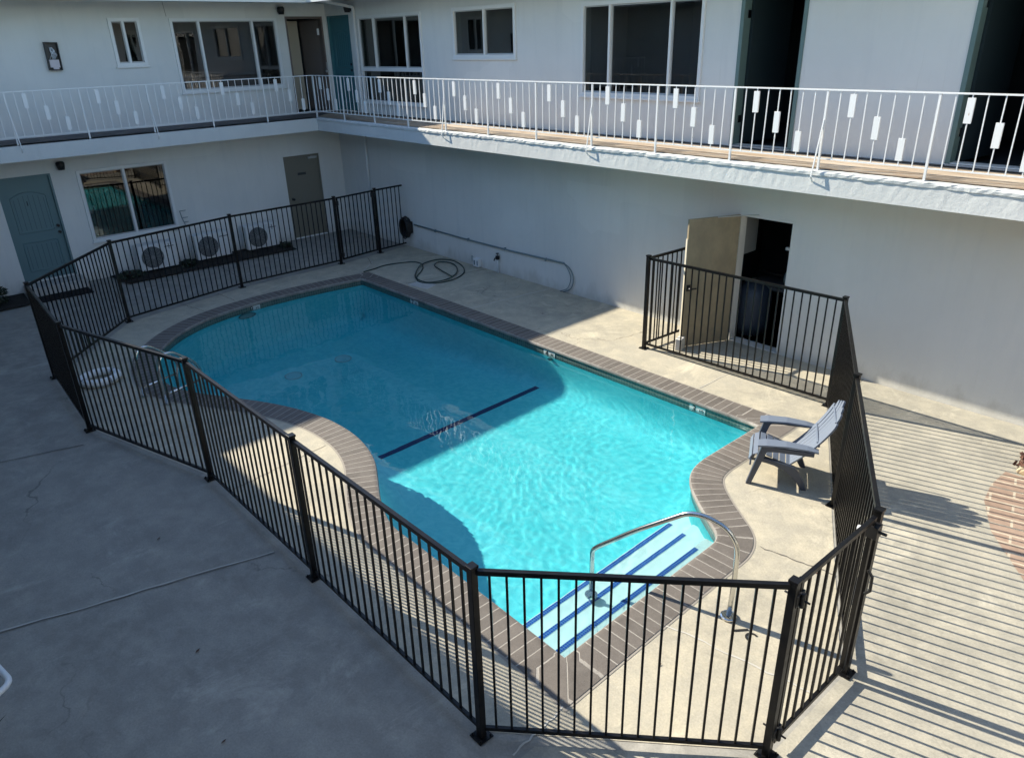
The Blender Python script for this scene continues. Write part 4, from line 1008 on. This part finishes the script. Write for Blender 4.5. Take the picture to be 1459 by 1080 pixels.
d = MB(); d.box(-.09,.09,-.04,.055,.02,.20); d.build('box',M_white,ot,bevel=.008); d = MB(); d.box(-.055,-.02,-.05,-.04,.06,.16); d.box(.05,.07,-.05,-.04,.06,.16); d.build('cover_slot',M_conduit,ot); d = MB(); d.tube([(-.10,-.02,.22),(-.14,-.02,.24),(-.14,-.02,.12)],.007,6); d.build('bracket',M_conduit,ot)

# ------------------------------------------------------------------ right edge: pavers, stone and bark
bp2 = cdt_sheet('brick_paving', [(16.02,-1.30),(16.0,-1.7),(16.05,-2.07),(16.28,-2.60),(16.75,-3.22),(17.6,-4.1),(18.4,-4.7),(18.4,-1.28),(18,-1.29)], [], .008, M_paver); struct(bp2)
st_ = MB()
for (x,y,w,h_,rz_) in ((16.16,-1.20,.20,.10,.1),(16.42,-1.22,.24,.09,-.1),(16.72,-1.2,.26,.11,.05)):
    pass
def rock(x,y,sx_,sy_,sz_,label):
    bm = bmesh.new(); bmesh.ops.create_icosphere(bm, subdivisions=2, radius=1)
    for v in bm.verts: v.co = Vector((v.co.x*sx_,v.co.y*sy_,v.co.z*sz_))*random.uniform(.85,1.12)
    me = bpy.data.meshes.new('border_stone'); bm.to_mesh(me); bm.free(); me.materials.append(M_stone); o = bpy.data.objects.new('border_stone',me); col.objects.link(o); o.location=(x,y,sz_*.5); tag(o,label,'stone','buff stones edging the bark heap')
rock(16.20,-1.22,.10,.05,.06,'buff stone at the left end of the bark heap'); rock(16.44,-1.22,.12,.055,.06,'second buff stone from the left below the bark heap'); rock(16.72,-1.21,.13,.05,.06,'rightmost buff stone below the bark heap')
bk = MB()
for i in range(900):
    a = random.uniform(0,1); x = 16.05+random.uniform(0,1.3); y = -1.08+random.uniform(-.1,.45); z = .02+random.uniform(0,.16)*math.exp(-((x-16.6)/.6)**2)
    c = Vector((x,y,z)); u = Vector((random.gauss(0,1),random.gauss(0,1),random.gauss(0,.5))).normalized(); w = u.cross(Vector((0,0,1))+Vector((random.gauss(0,.5),)*3)).normalized(); L = random.uniform(.015,.05)
    bk.face([c-u*L-w*L*.4,c+u*L-w*L*.3,c+u*L*.9+w*L*.4,c-u*L*.8+w*L*.35])
tag(bk.build('bark_mulch',M_bark,None,fix=False),'heap of reddish brown bark and dead leaves','bark','',None)['kind']='stuff'

# ------------------------------------------------------------------ near left: white tubular table and potted plant
wt = thing('patio_table','white tubular metal table whose rounded corner shows at the lower left edge','table',(12.28,-10.09,0))
d = MB(); c0 = Vector((0,0,.45)); v1 = Vector((-.98,-.19,0))*.6; v2 = Vector((.55,-.83,0))*.6
fr_ = [c0+v1, c0, c0+v2, c0+v1+v2]
lp = []
for i in range(4):
    p_ = fr_[i]; a = (fr_[i-1]-p_).normalized(); b = (fr_[(i+1) % 4]-p_).normalized()
    for k in range(7): t_ = k/6; lp.append((p_+a*.07)*(1-t_)**2+p_*2*t_*(1-t_)+(p_+b*.07)*t_*t_)
d.tube(lp,.022,10,True); d.build('frame',M_white,wt,smooth=True)
for q in (c0+v1*.92+v2*.1, c0+v1*.92+v2*.92, c0+v1*.1+v2*.92): d = MB(); d.cyl((q.x,q.y,0),(q.x,q.y,.44),.018,10); d.build('leg',M_white,wt)
pp = thing('potted_plant','dark spiky leaved plant in a pot below the white table corner, at the left edge','plant',(12.62,-10.42,0))
d = MB(); d.tube([(0,0,0),(0,0,.12),(0,0,.22),(0,0,.24)],.1,18,rs=[.08,.10,.125,.13]); d.build('pot',M_stone,pp)
d = MB()
for i in range(26):
    a = i*2.4; L = random.uniform(.16,.25); up_ = random.uniform(.12,.32); c = Vector((0,0,.22)); e = Vector((L*math.cos(a),L*math.sin(a),.22+up_)); s_ = Vector((-math.sin(a),math.cos(a),0))*.012; mid = (c+e)/2+Vector((0,0,.05))
    d.face([c-s_,c+s_,mid+s_*1.2,mid-s_*1.2]); d.face([mid-s_*1.2,mid+s_*1.2,e])
d.build('leaves',M_leaf,pp,fix=False)

# small dead leaves and twigs scattered on the floor
spots = [(14.3,-1.0),(8.6,-1.2),(15.1,-6.3),(15.7,-7.0),(12.4,-8.9),(10.6,-8.6),(16.9,-3.0),(16.6,-6.6),(15.4,-4.4),(13.4,-9.1),(17.2,-4.7),(13.95,-.55)]
for i, (x, y) in enumerate(spots):
    d = MB(); a = random.uniform(0,6.28); L = random.uniform(.018,.035); u = Vector((math.cos(a),math.sin(a),.1)); w = Vector((-math.sin(a),math.cos(a),.2)); c = Vector((0,0,.012))
    d.face([c-u*L,c+w*L*.4,c+u*L,c-w*L*.35]); o = d.build('fallen_leaf',M_bark,None,fix=False); o.location = (x,y,0); tag(o,'tiny brown dead leaf lying on the concrete','leaf','dead leaves scattered on the concrete')

# ------------------------------------------------------------------ camera, sun, sky
cam = bpy.data.cameras.new('camera'); co_ = bpy.data.objects.new('camera', cam); col.objects.link(co_); scene.camera = co_
f_, yaw, pitch, roll, cx, cy, cz = 1053.898, 2.4139344709499007, 0.4289255744487025, -0.027799713682970868, 17.605497, -10.002666, 4.48947
fw = Vector((math.cos(yaw)*math.cos(pitch), math.sin(yaw)*math.cos(pitch), -math.sin(pitch)))
rv = Vector((math.sin(yaw), -math.cos(yaw), 0)); uv_ = rv.cross(fw)
c_, s_ = math.cos(roll), math.sin(roll); r2 = rv*c_+uv_*s_; u2 = uv_*c_-rv*s_
co_.matrix_world = Matrix(((r2.x,u2.x,-fw.x,cx),(r2.y,u2.y,-fw.y,cy),(r2.z,u2.z,-fw.z,cz),(0,0,0,1)))
cam.sensor_fit = 'HORIZONTAL'; cam.sensor_width = 36; cam.lens = 36*f_/1459; cam.clip_start = .05; cam.clip_end = 500
sd = Vector((1.46,.432,-1)).normalized()
sun = bpy.data.lights.new('sun','SUN'); sun.energy = 5.0; sun.angle = R(.53); sun.color = (1,.92,.76)
sun.cycles.is_caustics_light = True
so_ = bpy.data.objects.new('sun', sun); col.objects.link(so_); so_.rotation_euler = sd.to_track_quat('-Z','Y').to_euler(); so_.location = (0,0,20)
wd = bpy.data.worlds.new('World'); scene.world = wd; wd.use_nodes = True; nt = wd.node_tree
bg = nt.nodes['Background']; sk = nt.nodes.new('ShaderNodeTexSky'); sk.sky_type = 'NISHITA'; sk.sun_disc = False
sk.sun_elevation = math.asin(-sd.z); sk.sun_rotation = math.atan2(-sd.x,-sd.y); sk.ozone_density = 1.7; sk.air_density = 1.0; sk.dust_density = .15
nt.links.new(sk.outputs[0], bg.inputs[0]); bg.inputs[1].default_value = .15
scene.view_settings.view_transform = 'Standard'; scene.view_settings.look = 'None'; scene.view_settings.exposure = 1.0; scene.view_settings.gamma = 1
cy_ = scene.cycles; cy_.max_bounces = 8; cy_.transparent_max_bounces = 16; cy_.diffuse_bounces = 4; cy_.use_denoising = True; cy_.caustics_reflective = False; cy_.caustics_refractive = True
